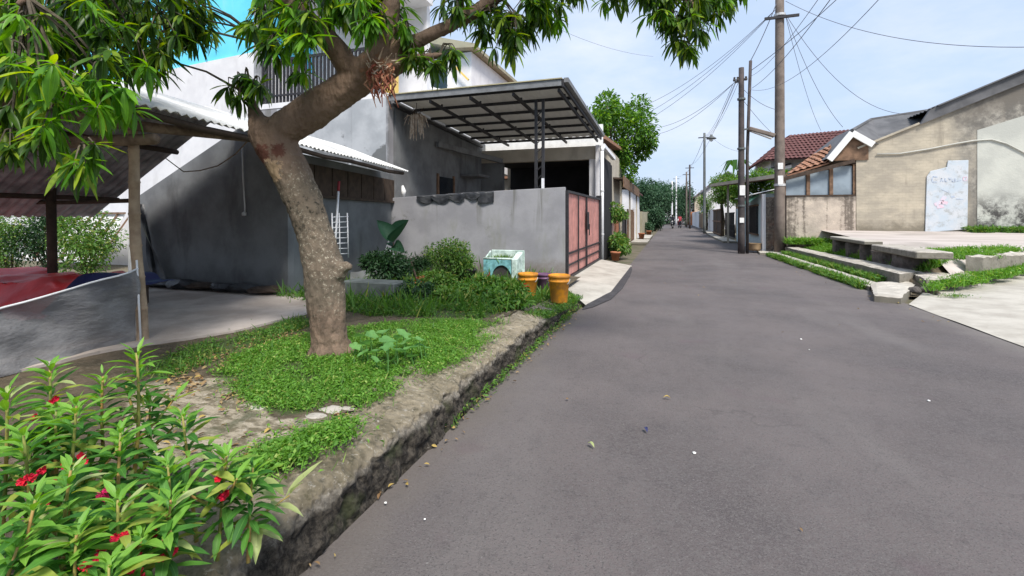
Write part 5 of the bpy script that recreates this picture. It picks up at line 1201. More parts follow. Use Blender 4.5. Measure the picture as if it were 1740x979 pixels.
obj('side_panel', G().poly([(tx - W / 2 - .08, ty - D / 2 + .031, .19), (tx - W / 2 - .08, ty + D / 2 - .031, .19), (tx - W / 2 - .08, ty + D / 2 - .031, .19 + Hh + .15), (tx - W / 2 - .08, ty - D / 2 + .031, .19 + Hh)], (.03, 0, 0)), M['mint'], t)
obj('side_panel', G().poly([(tx + W / 2 + .05, ty - D / 2 - .03, .19), (tx + W / 2 + .05, ty + D / 2 - .031, .19), (tx + W / 2 + .05, ty + D / 2 - .031, .19 + Hh + .15), (tx + W / 2 + .05, ty - D / 2 - .03, .19 + Hh + .02)], (-.13, 0, 0)), M['mint'], t, bevel=.02)
obj('soil', G().bb(tx - W / 2 - .04, tx + W / 2 - .08, ty - D / 2 + .035, ty + D / 2 - .035, .19, .19 + Hh - .06), M['dark_pot'], t)
obj('rim', G().tube([(tx - W / 2 - .08, ty - D / 2 + .01, .19 + Hh + .015), (tx + W / 2 + .02, ty - D / 2 + .01, .19 + Hh + .015)], .022, 8), M['mint'], t, smooth=True)
TUB = (tx, ty, .19 + Hh - .06)
bx = on_z(620, 515, .25); g = G(); g.bb(bx.x - .45, bx.x + .45, bx.y + .05, bx.y + .40, vz(bx.x, bx.y) - .02, vz(bx.x, bx.y) + .26)
tag(obj('planter_box', g, M['grey_planter'], bevel=.015), 'long grey planter box behind the tree trunk', 'planter')
# white wire rack, broom, draped net, stick, banner stand behind the trunk
def on_front(x, y): 
    # where a sighting meets the house front that runs behind the trunk
    d = sight(x, y); a = fw_a + nrm * .35; t = (a.x - (0)) ; 
    n_ = nrm; k = (a - EYEV).dot(Vector((n_.x, n_.y, 0))) / d.dot(Vector((n_.x, n_.y, 0))); return EYEV + d * k
t = thing('wire_rack', on_front(580, 470), 'white wire rack leaning behind the tree trunk', 'rack')
for x in (566, 578, 592): obj('upright', G().tube([on_front(x, 438), on_front(x - 2, 362)], .012, 6), M['pvc'], t, smooth=True)
for i in range(8): obj('rung', G().tube([on_front(566, 432 - i * 9), on_front(592, 431 - i * 9)], .008, 6), M['pvc'], t, smooth=True)
t = thing('broom', on_front(568, 440), 'blue-white broom stick with red tip leaning behind the trunk', 'broom')
obj('stick', G().tube([on_front(568, 440), on_front(575, 325)], .02, 8), M['pvc'], t, smooth=True); obj('red_tip', G().tube([on_front(575, 325), on_front(576, 308)], .022, 8), M['red_cloth'], t, smooth=True)
na, nbp, nc, nd = on_front(596, 462), on_front(662, 408), on_front(690, 470), on_front(600, 480)
g = G(); g.grid(lambda u, v: tuple(na.lerp(nbp, u).lerp(nd.lerp(nc, u), v) + Vector((0, -.06 * math.sin(u * 7 + v * 2), -.22 * math.sin(math.pi * u) * (1 - v)))), 20, 12)
tag(obj('white_net', g, M['white_net'], smooth=True), 'white net draped like a hammock below the grey wall', 'net')
sa, sb = on_z(714, 492, .2), on_y(697, 440, 8.6); tag(obj('brown_stick', G().tube([sa, sb], .018, 6), M['dark_timber'], smooth=True), 'thin dark stick leaning among the weeds', 'stick')

# small litter on the asphalt
for i, (x, y, r) in enumerate(((1361, 577, .014), (1180, 771, .013), (1578, 682, .012), (655, 856, .008), (722, 884, .006), (1375, 595, .008))):
    p = on_z(x, y, .012); bm = bmesh.new(); bmesh.ops.create_icosphere(bm, subdivisions=1, radius=r)
    for v in bm.verts: v.co *= 1 + .4 * mnoise.noise(v.co * 60 + Vector((i, 0, 0))); v.co.z *= .5
    me = bpy.data.meshes.new('pebble'); bm.to_mesh(me); bm.free()
    tag(_link('pebble', me, M['scrap'], None, Vector((p.x, p.y, .018))), 'small white pebble or paper scrap lying on the asphalt', 'pebble', 'white scraps on the road')
tvL, tfL = leaf_template(.34, .2, .5)
for x, y, m, lab, rz in ((1010, 763, 'pale_leaf', 'yellow-green fallen leaf curled on the asphalt', .9), (1140, 679, 'dry_leaf', 'dark dry leaf lying on the asphalt', 1.8), (1100, 737, 'blue_tarp', 'tiny blue scrap lying on the asphalt', .4)):
    p = on_z(x, y, .014); g = G(); s = .065
    c_, s_ = math.cos(rz), math.sin(rz)
    g.add([(p.x + (a * c_ - b * s_) * s, p.y + (a * s_ + b * c_) * s, .022 + abs(a) * s * .6 + .018 * math.sin(b * 3)) for a, b, c in tvL], [tuple(f) for f in tfL])
    tag(obj('fallen_leaf' if 'leaf' in lab else 'plastic_scrap', g, M[m], smooth=True), lab, 'leaf' if 'leaf' in lab else 'scrap')

# ================================================================ MANGO TREE
mt = thing('mango_tree', (-2.66, 3.19, .33), 'leaning mango tree with mottled trunk growing from the grass verge', 'tree')
D0 = (on_z(563, 600, .33) - EYEV).dot(_fw)
def path(pts): return [at_d(x, y, d) for x, y, d, r in pts], [r * d / FPX for x, y, d, r in pts]
tr_main = [(564, 640, D0, 40), (562, 606, D0, 34), (560, 570, D0, 32), (556, 530, D0 + .02, 33), (553, 495, D0 + .04, 36), (550, 455, D0 + .05, 37), (540, 415, D0 + .07, 33), (529, 380, D0 + .08, 32), (517, 342, D0 + .09, 33), (500, 304, D0 + .10, 35), (484, 272, D0 + .10, 36), (468, 248, D0 + .1, 36), (450, 222, D0 + .1, 30), (436, 200, D0 + .1, 15), (428, 176, D0 + .1, 8), (424, 160, D0 + .1, 5)]
limb1 = [(462, 236, D0 + .1, 30), (486, 218, D0 + .1, 32), (530, 189, D0 + .1, 35), (577, 158, D0 + .08, 31), (612, 134, D0 + .06, 31), (637, 108, D0 + .04, 29), (650, 80, D0 + .02, 23), (658, 50, D0, 20), (664, 10, D0, 18), (672, -60, D0 + .1, 17), (690, -150, D0 + .3, 13), (720, -260, D0 + .5, 9)]
limb2 = [(604, 138, D0 + .06, 22), (590, 112, D0, 22), (576, 90, D0 - .05, 22), (556, 66, D0 - .15, 20), (510, 20, D0 - .3, 17), (430, -60, D0 - .5, 15), (330, -110, D0 - .7, 13), (210, -110, D0 - .95, 11), (110, -60, D0 - 1.15, 9), (30, 10, D0 - 1.3, 6)]
limb3 = [(636, 112, D0 + .04, 22), (672, 86, D0 + .02, 17), (726, 62, D0, 13), (760, 46, D0, 12), (800, 25, D0, 13), (840, -2, D0, 12), (900, -60, D0 + .1, 11), (980, -100, D0 + .2, 9), (1080, -80, D0 + .3, 7), (1160, -20, D0 + .3, 5), (1190, 30, D0 + .3, 3)]
stub = [(650, 124, D0 + .04, 22), (690, 105, D0 - .05, 13), (725, 98, D0 - .08, 8), (752, 92, D0 - .1, 4)]
knob = [(572, 462, D0 + .02, 22), (586, 453, D0 - .0, 11), (597, 455, D0 - .02, 5)]
limb4 = [(560, 72, D0 - .1, 15), (520, 44, D0, 10), (470, 60, D0 + .1, 6), (450, 80, D0 + .2, 4)]
g = G(); 
for pth in (tr_main, limb1, limb2, limb3, stub, knob, limb4):
    p, r = path(pth); r = [q_ * .90 for q_ in r]
    q, s = [], []                                        # resample smoothly
    for i in range(len(p) - 1):
        for k in range(4):
            t = k / 4; q.append(p[i].lerp(p[i + 1], t)); s.append(r[i] + (r[i + 1] - r[i]) * t)
    q.append(p[-1]); s.append(r[-1]); g.tube(q, s, 16, .10)
# root flare
b0 = at_d(565, 606, D0)
for i in range(7):
    a = i * .9 + .3; g.tube([b0 + Vector((0, 0, .16)), b0 + Vector((math.cos(a) * .15, math.sin(a) * .15, .03)), b0 + Vector((math.cos(a) * .22, math.sin(a) * .22, -.08))], [.09, .06, .015], 10)
trunk = obj('trunk', g, M['bark'], mt, smooth=True)
rm = trunk.modifiers.new('Remesh', 'REMESH'); rm.mode = 'VOXEL'; rm.voxel_size = .013; rm.use_smooth_shade = True
sm = trunk.modifiers.new('Smooth', 'SMOOTH'); sm.iterations = 5; sm.factor = .5
tx_ = bpy.data.textures.new('bark_relief', 'CLOUDS'); tx_.noise_scale = .05; tx_.noise_depth = 3
dp = trunk.modifiers.new('Relief', 'DISPLACE'); dp.texture = tx_; dp.texture_coords = 'GLOBAL'; dp.strength = .022; dp.mid_level = .5
# ragged dead roots on the fork
g = G(); c = at_d(650, 128, D0 - .12)
for i in range(46):
    o = c + _rt * random.uniform(-.10, .10) + _up * random.uniform(-.06, .10); L = random.uniform(.08, .26)
    g.tube([o, o - _fw * random.uniform(.02, .06) + _rt * random.uniform(-.05, .05) - Vector((0, 0, L * .4)), o + _rt * random.uniform(-.07, .07) - Vector((0, 0, L))], [.010, .009, .003], 4)
obj('dead_roots', g, M['bark_wound'], mt)
g = G()
for i in range(30):
    o = c + _rt * random.uniform(-.12, .12) + _up * random.uniform(-.02, .14); g.tube([o, o - _fw * .06 + Vector((random.uniform(-.08, .08), 0, random.uniform(-.06, .10)))], [.009, .003], 4)
obj('dry_tufts', g, M['dry_root'], mt)

# leaves: drooping whorls at twig ends. (x, y, depth, spread px, whorls, share in the painted sunlit colour)
CL = [(40, 60, 2.9, 60, 13, .85), (130, 40, 3.1, 60, 15, .55), (60, 160, 2.8, 60, 12, .7), (150, 130, 2.9, 55, 14, .7), (190, 185, 3.0, 40, 9, .75), (100, 215, 2.8, 40, 6, .7), (130, 262, 2.7, 34, 6, .8), (20, 230, 2.7, 35, 5, .6),
      (60, 10, 4.0, 70, 22, .05), (160, 20, 4.1, 70, 24, .03), (110, 60, 3.9, 60, 18, .05), (230, -5, 4.2, 70, 20, .03), (200, 55, 4.0, 50, 14, .05), (250, 30, 3.6, 70, 24, .08), (310, 20, 3.9, 45, 16, .05), (220, 90, 3.5, 60, 18, .2), (330, 60, 3.9, 30, 9, .1), (290, 80, 3.7, 30, 8, .1), (90, 20, 3.4, 80, 18, .2), (170, 10, 3.6, 80, 16, .1), (20, 20, 3.2, 60, 10, .4), (270, 125, 3.6, 16, 2, .1), (40, 110, 3.3, 60, 14, .15), (140, 80, 3.5, 70, 16, .1),
      (450, 30, 3.8, 45, 15, .5), (520, 20, 3.7, 50, 18, .55), (600, 8, 3.7, 42, 16, .45), (530, 50, 3.6, 26, 6, .7), (500, 75, 3.6, 30, 8, .6), (470, 90, 3.7, 22, 6, .55), (622, 48, 3.6, 18, 6, .7), (660, 25, 4.2, 40, 14, .3), (690, 60, 4.1, 28, 9, .3), (600, -20, 3.9, 60, 14, .3), (510, 130, 3.7, 12, 2, .5),
      (735, 105, 4.0, 22, 6, .15), (760, 95, 4.0, 16, 5, .15), (700, 105, 4.0, 18, 4, .1),
      (770, 10, 4.1, 30, 9, .15), (830, 40, 4.0, 32, 12, .08), (870, 50, 4.0, 32, 13, .06), (900, 25, 4.0, 35, 13, .08), (935, 25, 4.1, 26, 9, .15), (850, 75, 4.0, 28, 8, .05), (890, -20, 4.1, 45, 11, .1),
      (980, -12, 4.2, 30, 7, .1), (1040, -8, 4.3, 30, 8, .1), (1110, 10, 4.3, 32, 13, .12), (1160, 20, 4.3, 38, 15, .12), (1210, 8, 4.3, 34, 12, .2), (1250, -4, 4.3, 26, 8, .3), (1145, 55, 4.3, 26, 9, .08), (1155, 85, 4.3, 22, 7, .15), (1195, 60, 4.3, 14, 3, .1), (1100, -40, 4.3, 70, 14, .1), (1190, -50, 4.3, 70, 12, .1),
      (436, 158, D0 + .05, 10, 4, .3), (402, 148, D0 + .05, 7, 2, .3), (384, 156, D0 + .05, 5, 1, .3), (418, 140, D0 + .05, 8, 3, .3), (408, 172, D0 + .05, 6, 2, .3)]
pos, dirs, br, cid = [], [], [], []
for ci, (x, y, d, sp, n, b) in enumerate(CL):
    c0 = at_d(x, y - sp * .3, d + .2)
    for _ in range(n):
        a = random.uniform(0, 6.283); rr = sp * math.sqrt(random.random()); p = at_d(x + rr * math.cos(a), y - 9 + rr * math.sin(a) * .85, d + random.uniform(-.35, .35) * min(1, sp / 40))
        pos.append(p); o = (p - c0); dirs.append(Vector((o.x, o.y, o.z * .5 - .10 + random.uniform(-.1, .05))).normalized()); br.append(random.random() < b); cid.append((ci, _ // 9))
nvis = len(pos)
for _ in range(330):                                           # the rest of the crown, over the frame
    a = random.uniform(0, 6.283); e = random.uniform(-.5, 1); s = random.uniform(.6, 1)
    p = Vector((-2.9 + 3.4 * s * math.cos(a) * math.sqrt(1 - e * e * .6), 3.7 + 2.6 * s * math.sin(a) * math.sqrt(1 - e * e * .6), 4.95 + 1.35 * s * e))
    q = p - EYEV; zc = q.dot(_fw)
    if zc > .2:
        iy = HORIZON - FPX * q.dot(_up) / zc
        if iy > -25: continue
    pos.append(p); dirs.append(Vector((math.cos(a), math.sin(a), .2 + e * .4)).normalized()); br.append(random.random() < .4); cid.append((-1, len(pos)))
Lp, Ld, Lu, Ls, Lb = [], [], [], [], []
for p, d, b in zip(pos, dirs, br):
    k = random.randint(10, 16); a0 = random.uniform(0, 6.28)
    u = d.orthogonal().normalized(); w = d.cross(u)
    for i in range(k):
        a = a0 + i * 2.4; sp = random.uniform(.55, 1.15); ld = (d * random.uniform(.15, .9) + (u * math.cos(a) + w * math.sin(a)) * sp + Vector((0, 0, -random.uniform(.35, 1.0)))).normalized()
        Lp.append(p + d * random.uniform(-.05, .02)); Ld.append(ld); Lu.append(Vector((random.uniform(-.3, .3), random.uniform(-.3, .3), 1))); Ls.append(random.choice((random.uniform(.09, .16), random.uniform(.14, .22), random.uniform(.16, .25)))); Lb.append(b)
Lp, Ld, Lu, Ls, Lb = map(np.array, (Lp, Ld, Lu, Ls, Lb))
B = basis(Ld, Lu)
tvm, tfm = leaf_template(.165, .22, .22, 6, .5, .012)
q = Lp + Ld * (Ls[:, None] * .5) - np.array(EYEV); zc = q @ np.array(_fw); ix = IW / 2 + FPX * (q @ np.array(_rt)) / zc; iy = HORIZON - FPX * (q @ np.array(_up)) / zc
face = np.abs(np.einsum('ni,ni->n', B[:, :, 2], q / np.linalg.norm(q, axis=1, keepdims=True)))
score = np.where((zc > .3) & (ix > 0) & (ix < IW) & (iy > 0) & (iy < IH), Ls / np.maximum(zc, .3) * (.4 + face), 0)
pick = np.zeros(len(Lp), bool); pick[np.argsort(-score)[:300]] = True
lm = []
for v in range(4):
    tv, tf = leaf_template(.155 + .012 * v, .16 + .07 * v, .2, 6, .5, .012)
    for mname in ('mango_leaf', 'mango_bright'):
        me = bpy.data.meshes.new('mango_leaf_shape'); me.from_pydata([tuple(x) for x in tv], [], [tuple(int(i) for i in f) for f in tf]); me.materials.append(M[mname]); va = me.attributes.new('vein', 'FLOAT', 'POINT'); va.data.foreach_set('value', [1.0 if i % 3 == 1 else 0.0 for i in range(len(tv))])
        me.polygons.foreach_set('use_smooth', [True] * len(me.polygons)); lm.append(me)
def leaf_obj(me, p, Bm, s, parent):
    o = bpy.data.objects.new('leaf', me); col.objects.link(o); o.parent = parent
    Mx = Matrix(((Bm[0, 0], Bm[0, 1], Bm[0, 2]), (Bm[1, 0], Bm[1, 1], Bm[1, 2]), (Bm[2, 0], Bm[2, 1], Bm[2, 2]))).to_4x4() @ Matrix.Diagonal((s, s, s, 1))
    Mx.translation = Vector(p) - ORG[parent.name]; o.matrix_local = Mx; return o
for i in np.nonzero(pick)[0]: leaf_obj(lm[random.randrange(4) * 2 + int(Lb[i])], Lp[i], B[i], float(Ls[i]), mt)
for nm, sel, mname in (('foliage', ~pick & ~Lb, 'mango_leaf'), ('young_lit_foliage', ~pick & Lb, 'mango_bright')):
    Vv, Ff = inst(tvm, tfm, Lp[sel], B[sel], Ls[sel]); np_mesh(nm, Vv, Ff, M[mname], mt, ORG[mt.name], np.repeat(rng.random(sel.sum()), len(tvm)))
# twigs: every whorl hangs on a thin twig that leads back to a limb
limb_pts = []
for pth in (limb1[5:], limb2[2:], limb3[1:], limb4, stub[1:], tr_main[-2:]):
    p, r = path(pth)
    for i in range(len(p) - 1):
        for k in range(5): limb_pts.append(p[i].lerp(p[i + 1], k / 5))
extra = [Vector((-2.9 + 2.2 * math.cos(a), 3.7 + 1.7 * math.sin(a), 4.9)) for a in np.linspace(0, 6.28, 10)]
g = G(); top_ = path(limb1)[0][-3]
for e in extra: g.tube([top_, top_.lerp(e, .5) + Vector((0, 0, .25)), e], [.05, .035, .02], 6); limb_pts.append(e); limb_pts.append(top_.lerp(e, .5))
LP = np.array([tuple(p) for p in limb_pts])
nodes = []
byc = {}
for i_, c_ in enumerate(cid): byc.setdefault(c_, []).append(i_)
for ids in byc.values():
    grp = [pos[i_] for i_ in ids]; cen = sum(grp, Vector()) / len(grp) + Vector((0, 0, .08)); i = int(np.argmin(((LP - np.array(cen)) ** 2).sum(1))); a = Vector(LP[i])
    if (a - cen).length < 1.6: g.tube([a, a.lerp(cen, .5) + Vector((0, 0, .05)), cen], [.012, .009, .006], 5)
    for p, d in zip(grp, [dirs[i_] for i_ in ids]): g.tube([cen, cen.lerp(p, .5) + Vector((0, 0, .03)), p + d * .02], [.006, .005, .003], 4)
obj('twigs', g, M['far_bark'], mt)

# ================================================================ generic shrubs and trees
ltv, ltf = leaf_template(.42, .2, .3, 3, .5)
def leaf_cloud(c, rad, n, size, up=.5, hollow=.55, lobes=9, seed=0, loose=0.0):
    """leaves spread through uneven lobes of an ellipsoid"""
    r = np.random.default_rng(seed); c = np.array(c, float); rad = np.array(rad, float)
    lo = r.normal(size=(lobes, 3)); lo /= np.linalg.norm(lo, axis=1, keepdims=True); lc = lo * r.uniform(.35, .72 + .25 * loose, (lobes, 1)); ls = r.uniform(.32 - .14 * loose, .55 - .2 * loose, lobes)
    k = r.integers(0, lobes, n); d = r.normal(size=(n, 3)); d /= np.linalg.norm(d, axis=1, keepdims=True)
    p = lc[k] + d * (ls[k] * r.uniform(hollow, 1, n) ** .6)[:, None]
    dr = d + r.normal(size=(n, 3)) * .5 + np.array([0, 0, -.25])
    B_ = basis(dr, np.array([0, 0, 1.0]) + r.normal(size=(n, 3)) * .5)
    V_, F_ = inst(ltv, ltf, c + p * rad, B_, size * r.uniform(.6, 1.25, n))
    return V_, F_, np.repeat(r.random(n), len(ltv)), [c + lc[i] * rad for i in range(lobes)]
def shrub(x, y, z, rx, ry, rz, n, size, m, label, cat='shrub', seed=0, name='shrub', hollow=.3, group=None):
    t = thing(name, (x, y, z), label, cat, group)
    V_, F_, rn, lc = leaf_cloud((x, y, z + rz * .9), (rx, ry, rz), n, size, seed=seed, hollow=hollow)
    V_[:, 2] = np.maximum(V_[:, 2], z + .005)
    np_mesh('foliage', V_, F_, M[m], t, (x, y, z), rn)
    g = G()
    for c in lc: g.tube([(x, y, z - .03), (x + (c[0] - x) * .45, y + (c[1] - y) * .45, z + (c[2] - z) * .6), tuple(c)], [.02, .014, .006], 5)
    obj('stems', g, M['far_bark'], t); return t
def tree(x, y, h, rad, zc, n, size, m, label, seed, name='broadleaf_tree', tr=.16, lobes=14, hollow=.55, loose=0.0):
    t = thing(name, (x, y, 0), label, 'tree')
    V_, F_, rn, lc = leaf_cloud((x, y, zc), rad, n, size, seed=seed, lobes=lobes, hollow=hollow, loose=loose); np_mesh('crown', V_, F_, M[m], t, (x, y, 0), rn)
    g = G(); fork = Vector((x, y, max(1.2, zc - rad[2] * .75))); g.tube([(x, y, -.1), (x + .1, y, fork.z * .5), fork], [tr, tr * .8, tr * .65], 10)
    for c in lc: g.tube([fork, fork.lerp(Vector(c), .5) + Vector((0, 0, .2)), Vector(c)], [tr * .45, tr * .25, tr * .08], 6)
    obj('trunk', g, M['far_bark'], t, smooth=True); return t
tc = on_y(1046, 228, 24)
tree(tc.x, 24, 7.5, (2.45, 2.1, 2.8), 5.35, 12000, .21, 'tree_leaf', 'leafy green tree rising behind the carport roof', 3, lobes=34, loose=1.0, hollow=.3)
for i, (px_, py_, Y, rx, rz, n, lab) in enumerate(((1105, 335, 60, 3.2, 3.0, 6000, 'dark green tree past the olive garden wall'), (1122, 345, 95, 7, 4.6, 8000, 'dense dark tree at the end of the street, left of the white wall'), (1090, 342, 120, 9, 6, 8000, 'broad far tree above the end wall'), (1140, 340, 135, 9, 6.5, 8000, 'far bluish tree beyond the end wall'), (1112, 372, 52, 1.3, 1.5, 2600, 'low dark tree overhanging the beige garden wall'))):
    c = on_y(px_, py_, Y); tree(c.x, Y, 5, (rx, rx, rz), max(c.z, rz * .8), n, .09 * rx ** .6 + .16, 'far_leaf', lab, 20 + i, lobes=14, hollow=.15)
c = on_y(1165, 340, 76); tree(c.x, 76, 5, (1.3, 1.3, 3.4), 3.4, 2200, .30, 'far_leaf', 'tall narrow green tree behind the thin far poles', 31, hollow=.2)
c = on_y(1226, 326, 36); tree(c.x, 36, 5, (1.9, 2.0, 1.3), 3.3, 5200, .17, 'mid_shrub', 'yellow-green garden tree behind the brown canopy', 33, hollow=.3)
c = on_y(1292, 316, 30); tree(c.x, 30, 5, (2.0, 1.8, 1.1), 3.3, 4200, .15, 'tree_leaf', 'green garden tree between the two near poles', 34, hollow=.3)
c = on_y(1188, 345, 50); tree(c.x + .6, 50, 4, (1.0, 1.2, 1.3), 2.6, 1500, .17, 'mid_shrub', 'small roadside tree over the brown board fence', 35, hollow=.3)
c = on_y(1252, 290, 46); t = thing('palm_tree', (c.x, 46, 0), 'small palm showing above the garden tree', 'tree')
obj('trunk', G().tube([(c.x, 46, 0), (c.x + .1, 46, c.z)], [.14, .10], 8), M['far_bark'], t); g = G()
for i in range(12):
    a = i * .55; e = Vector((c.x + math.cos(a) * 1.6, 46 + math.sin(a) * 1.6, c.z + .2 - .5 * (i % 3))); mid = Vector((c.x + math.cos(a) * .8, 46 + math.sin(a) * .8, c.z + .9))
    g.add([Vector((c.x, 46, c.z)), mid + Vector((-math.sin(a) * .2, math.cos(a) * .2, 0)), e, mid - Vector((-math.sin(a) * .2, math.cos(a) * .2, 0))], [(0, 1, 2, 3)])
obj('fronds', g, M['tree_leaf'], t)
# greenery on the left walls
shrub(on_x(1040, 360, -2.3).x, 19.2, 1.2, .75, 1.4, .55, 1500, .14, 'mid_shrub', 'bright bushy shrub overhanging the orange and pink walls', seed=41)
q = on_z(1046, 445, .02); shrub(-1.75, 17.6, .0, .42, 1.2, .52, 1700, .14, 'mid_shrub', 'yellow-green potted shrubs at the foot of the orange wall', seed=42)
q = on_z(1033, 448); pot(-1.75, 16.35, .3, .17, M['terracotta'], 'terracotta pot by the foot of the drain pipe', 0.0)
pot(-1.7, 31.0, .35, .2, M['terracotta'], 'terracotta pot beside the wooden gate', .1); pot(-1.6, 39.5, .35, .22, M['terracotta'], 'terracotta pot beyond the white pillar', .0)
shrub(-1.75, 44, 0, .5, 1.2, .6, 700, .18, 'far_leaf', 'low dark shrub in front of the olive garden wall', seed=43)
# bushes beyond the shed
for i, (x, Y, rx, rz, m, lab) in enumerate(((20, 6.6, 1.5, .85, 'mid_shrub', 'yellow-green bush beyond the shed at the picture edge'), (150, 6.4, .75, .9, 'mid_shrub', 'upright green bush before the white garden wall'), (85, 6.9, 1.0, .8, 'dark_shrub', 'dark airy bush seen through the shed, around the post'), (-60, 7.2, 1.8, .95, 'dark_shrub', 'dense dark bush deep behind the shed'))):
    c = on_y(x, 410, Y); shrub(c.x, Y, .1, rx, .7, rz * 1.2, 5000, .07, m, lab, seed=50 + i, hollow=.15)
# shrubs along the grey wall
for i, (x, y, z, rx, ry, rz, n, s, m, lab) in enumerate((
    (655, 490, .22, .62, .45, .42, 2600, .075, 'dark_shrub', 'dark blue-green leafy shrub behind the trunk'),
    (770, 478, .20, .55, .45, .55, 2800, .06, 'mid_shrub', 'tall wispy shrub against the grey wall'),
    (705, 515, .24, .50, .35, .18, 1500, .07, 'dark_shrub', 'low dark weeds spreading before the planter box'),
    (735, 500, .2, .45, .3, .22, 1400, .07, 'mid_shrub', 'low green shrub with yellowing leaves beside the stick'),
    (820, 505, .2, .60, .35, .22, 1800, .08, 'weed', 'bright low bushy weeds in front of the tub'),
    (872, 520, .19, .36, .3, .18, 1200, .08, 'weed', 'low leafy weeds beside the red-marked bucket'))):
    p = on_z(x, y, z); shrub(p.x, p.y, z - .03, rx, ry, rz, n, s, m, lab, seed=60 + i, hollow=.1)
for i, (x, y, rx, ry, rz, n, sz, m, lab) in enumerate((
    (612, 470, .42, .35, .30, 1500, .07, 'dark_shrub', 'dark leafy shrub growing out of the planter box'),
    (700, 470, .45, .30, .30, 1600, .06, 'dark_shrub', 'dim low shrub under the taro plant'),
    (745, 462, .50, .35, .42, 1900, .05, 'mid_shrub', 'fine-leaved bush leaning on the grey wall left of the wispy shrub'),
    (790, 515, .55, .30, .17, 1500, .075, 'weed', 'spreading bright weeds below the dark pot'),
    (760, 525, .50, .28, .13, 1200, .07, 'mid_shrub', 'low yellowing weeds at the edge of the short grass'),
    (850, 532, .42, .25, .13, 1000, .08, 'weed', 'long-leaved weeds near the kerb before the buckets'))):
    p = on_z(x, y, .22); shrub(p.x, p.y, vz(p.x, p.y) - .02, rx, ry, rz, n, sz, m, lab, seed=160 + i, hollow=.05)
for x, y, lab in ((833, 492, 'small red-leaved plant in front of the tub'), (728, 492, 'rusty red-leaved weed beside the stick')):
    p = on_z(x, y, .22); shrub(p.x, p.y - .15, .22, .20, .16, .16, 160, .07, 'red_leaf', lab, seed=len(lab), hollow=.1)
# taro-like plant: two broad raised leaves on tall stalks
t0 = on_y(668, 450, 8.3); t = thing('taro_plant', (t0.x, 8.3, .2), 'tall taro plant with two broad raised leaves before the grey wall', 'plant')
tvt, tft = leaf_template(.62, -.15, .55, 6, .35)
for (sx, ex, ey) in ((-1, 640, 378), (1, 700, 380)):
    base = on_y(668, 412, 8.3); tip = on_y(ex, ey, 8.2); d = tip - base; g = G()
    bs = basis(np.array([tuple(d)]), np.array([[0, -.7, 1.0]]))[0]; L = d.length
    g.add([base + Vector(bs @ v) * L for v in tvt], [tuple(int(i) for i in f) for f in tft]); obj('leaf', g, M['taro_leaf'], t, smooth=True)
    obj('stalk', G().tube([(t0.x + sx * .05, 8.3, .2), (t0.x + sx * .06, 8.3, .7), tuple(base)], [.02, .018, .012], 6), M['brown_timber'], t, smooth=True)
for ex, ey in ((655, 402), (690, 418)):
    base = on_y(668, 420, 8.25); tip = on_y(ex, ey + 14, 8.1); d = tip - base; bs = basis(np.array([tuple(d)]), np.array([[0, -.7, .6]]))[0]; g = G(); g.add([base + Vector(bs @ v) * d.length for v in tvt], [tuple(int(i) for i in f) for f in tft]); obj('leaf', g, M['taro_leaf'], t, smooth=True)
# squash-like broadleaf plant by the trunk
p0 = on_z(660, 600, .33); t = thing('broadleaf_plant', (p0.x, p0.y, .33), 'pale green broad-leaved creeper beside the trunk base', 'plant')
def lobed(r, cup=.22):
    g = G(); n = 20; vs = [(0, 0, 0)]
    for ring in (.55, 1.0):
        for j in range(n):
            a = 2 * math.pi * j / n; k = 1 + .20 * math.cos(5 * a) + .06 * math.sin(11 * a) - .35 * max(0, math.cos(a)) ** 8
            vs.append((r * ring * k * math.cos(a), r * ring * k * math.sin(a), r * cup * ring ** 2 * (1 + .5 * math.sin(3 * a)) + .015 * r * math.sin(9 * a)))
    fs = [(0, 1 + j, 1 + (j + 1) % n) for j in range(n)] + [(1 + j, 1 + n + j, 1 + n + (j + 1) % n, 1 + (j + 1) % n) for j in range(n)]
    return vs, fs
for (x, y, r, h) in ((622, 585, .085, .15), (655, 580, .10, .18), (690, 582, .085, .16), (712, 578, .07, .15), (640, 598, .09, .12), (675, 596, .08, .12), (700, 592, .08, .11), (612, 572, .07, .15), (668, 612, .06, .08), (650, 566, .08, .17), (630, 570, .08, .17), (685, 568, .075, .16), (604, 590, .06, .1), (720, 590, .06, .1), (638, 612, .055, .07), (700, 606, .055, .07), (660, 590, .07, .2), (675, 575, .06, .2), (618, 600, .06, .09)):
    r *= .78; h += random.uniform(-.03, .03)
    p = on_z(x, y, .33 + h); vs, fs = lobed(r); ax = random.uniform(0, 6.28); tilt = Matrix.Rotation(random.uniform(.2, .6), 3, Vector((math.cos(ax), math.sin(ax), 0))) @ Matrix.Rotation(random.uniform(0, 6.28), 3, 'Z')
    g = G(); g.add([p + tilt @ Vector(v) for v in vs], fs); obj('leaf', g, M['squash_leaf'], t, smooth=True)
    obj('stalk', G().tube([(p.x + random.uniform(-.04, .04), p.y + .02, .32), p], [.006, .004], 5), M['squash_leaf'], t)

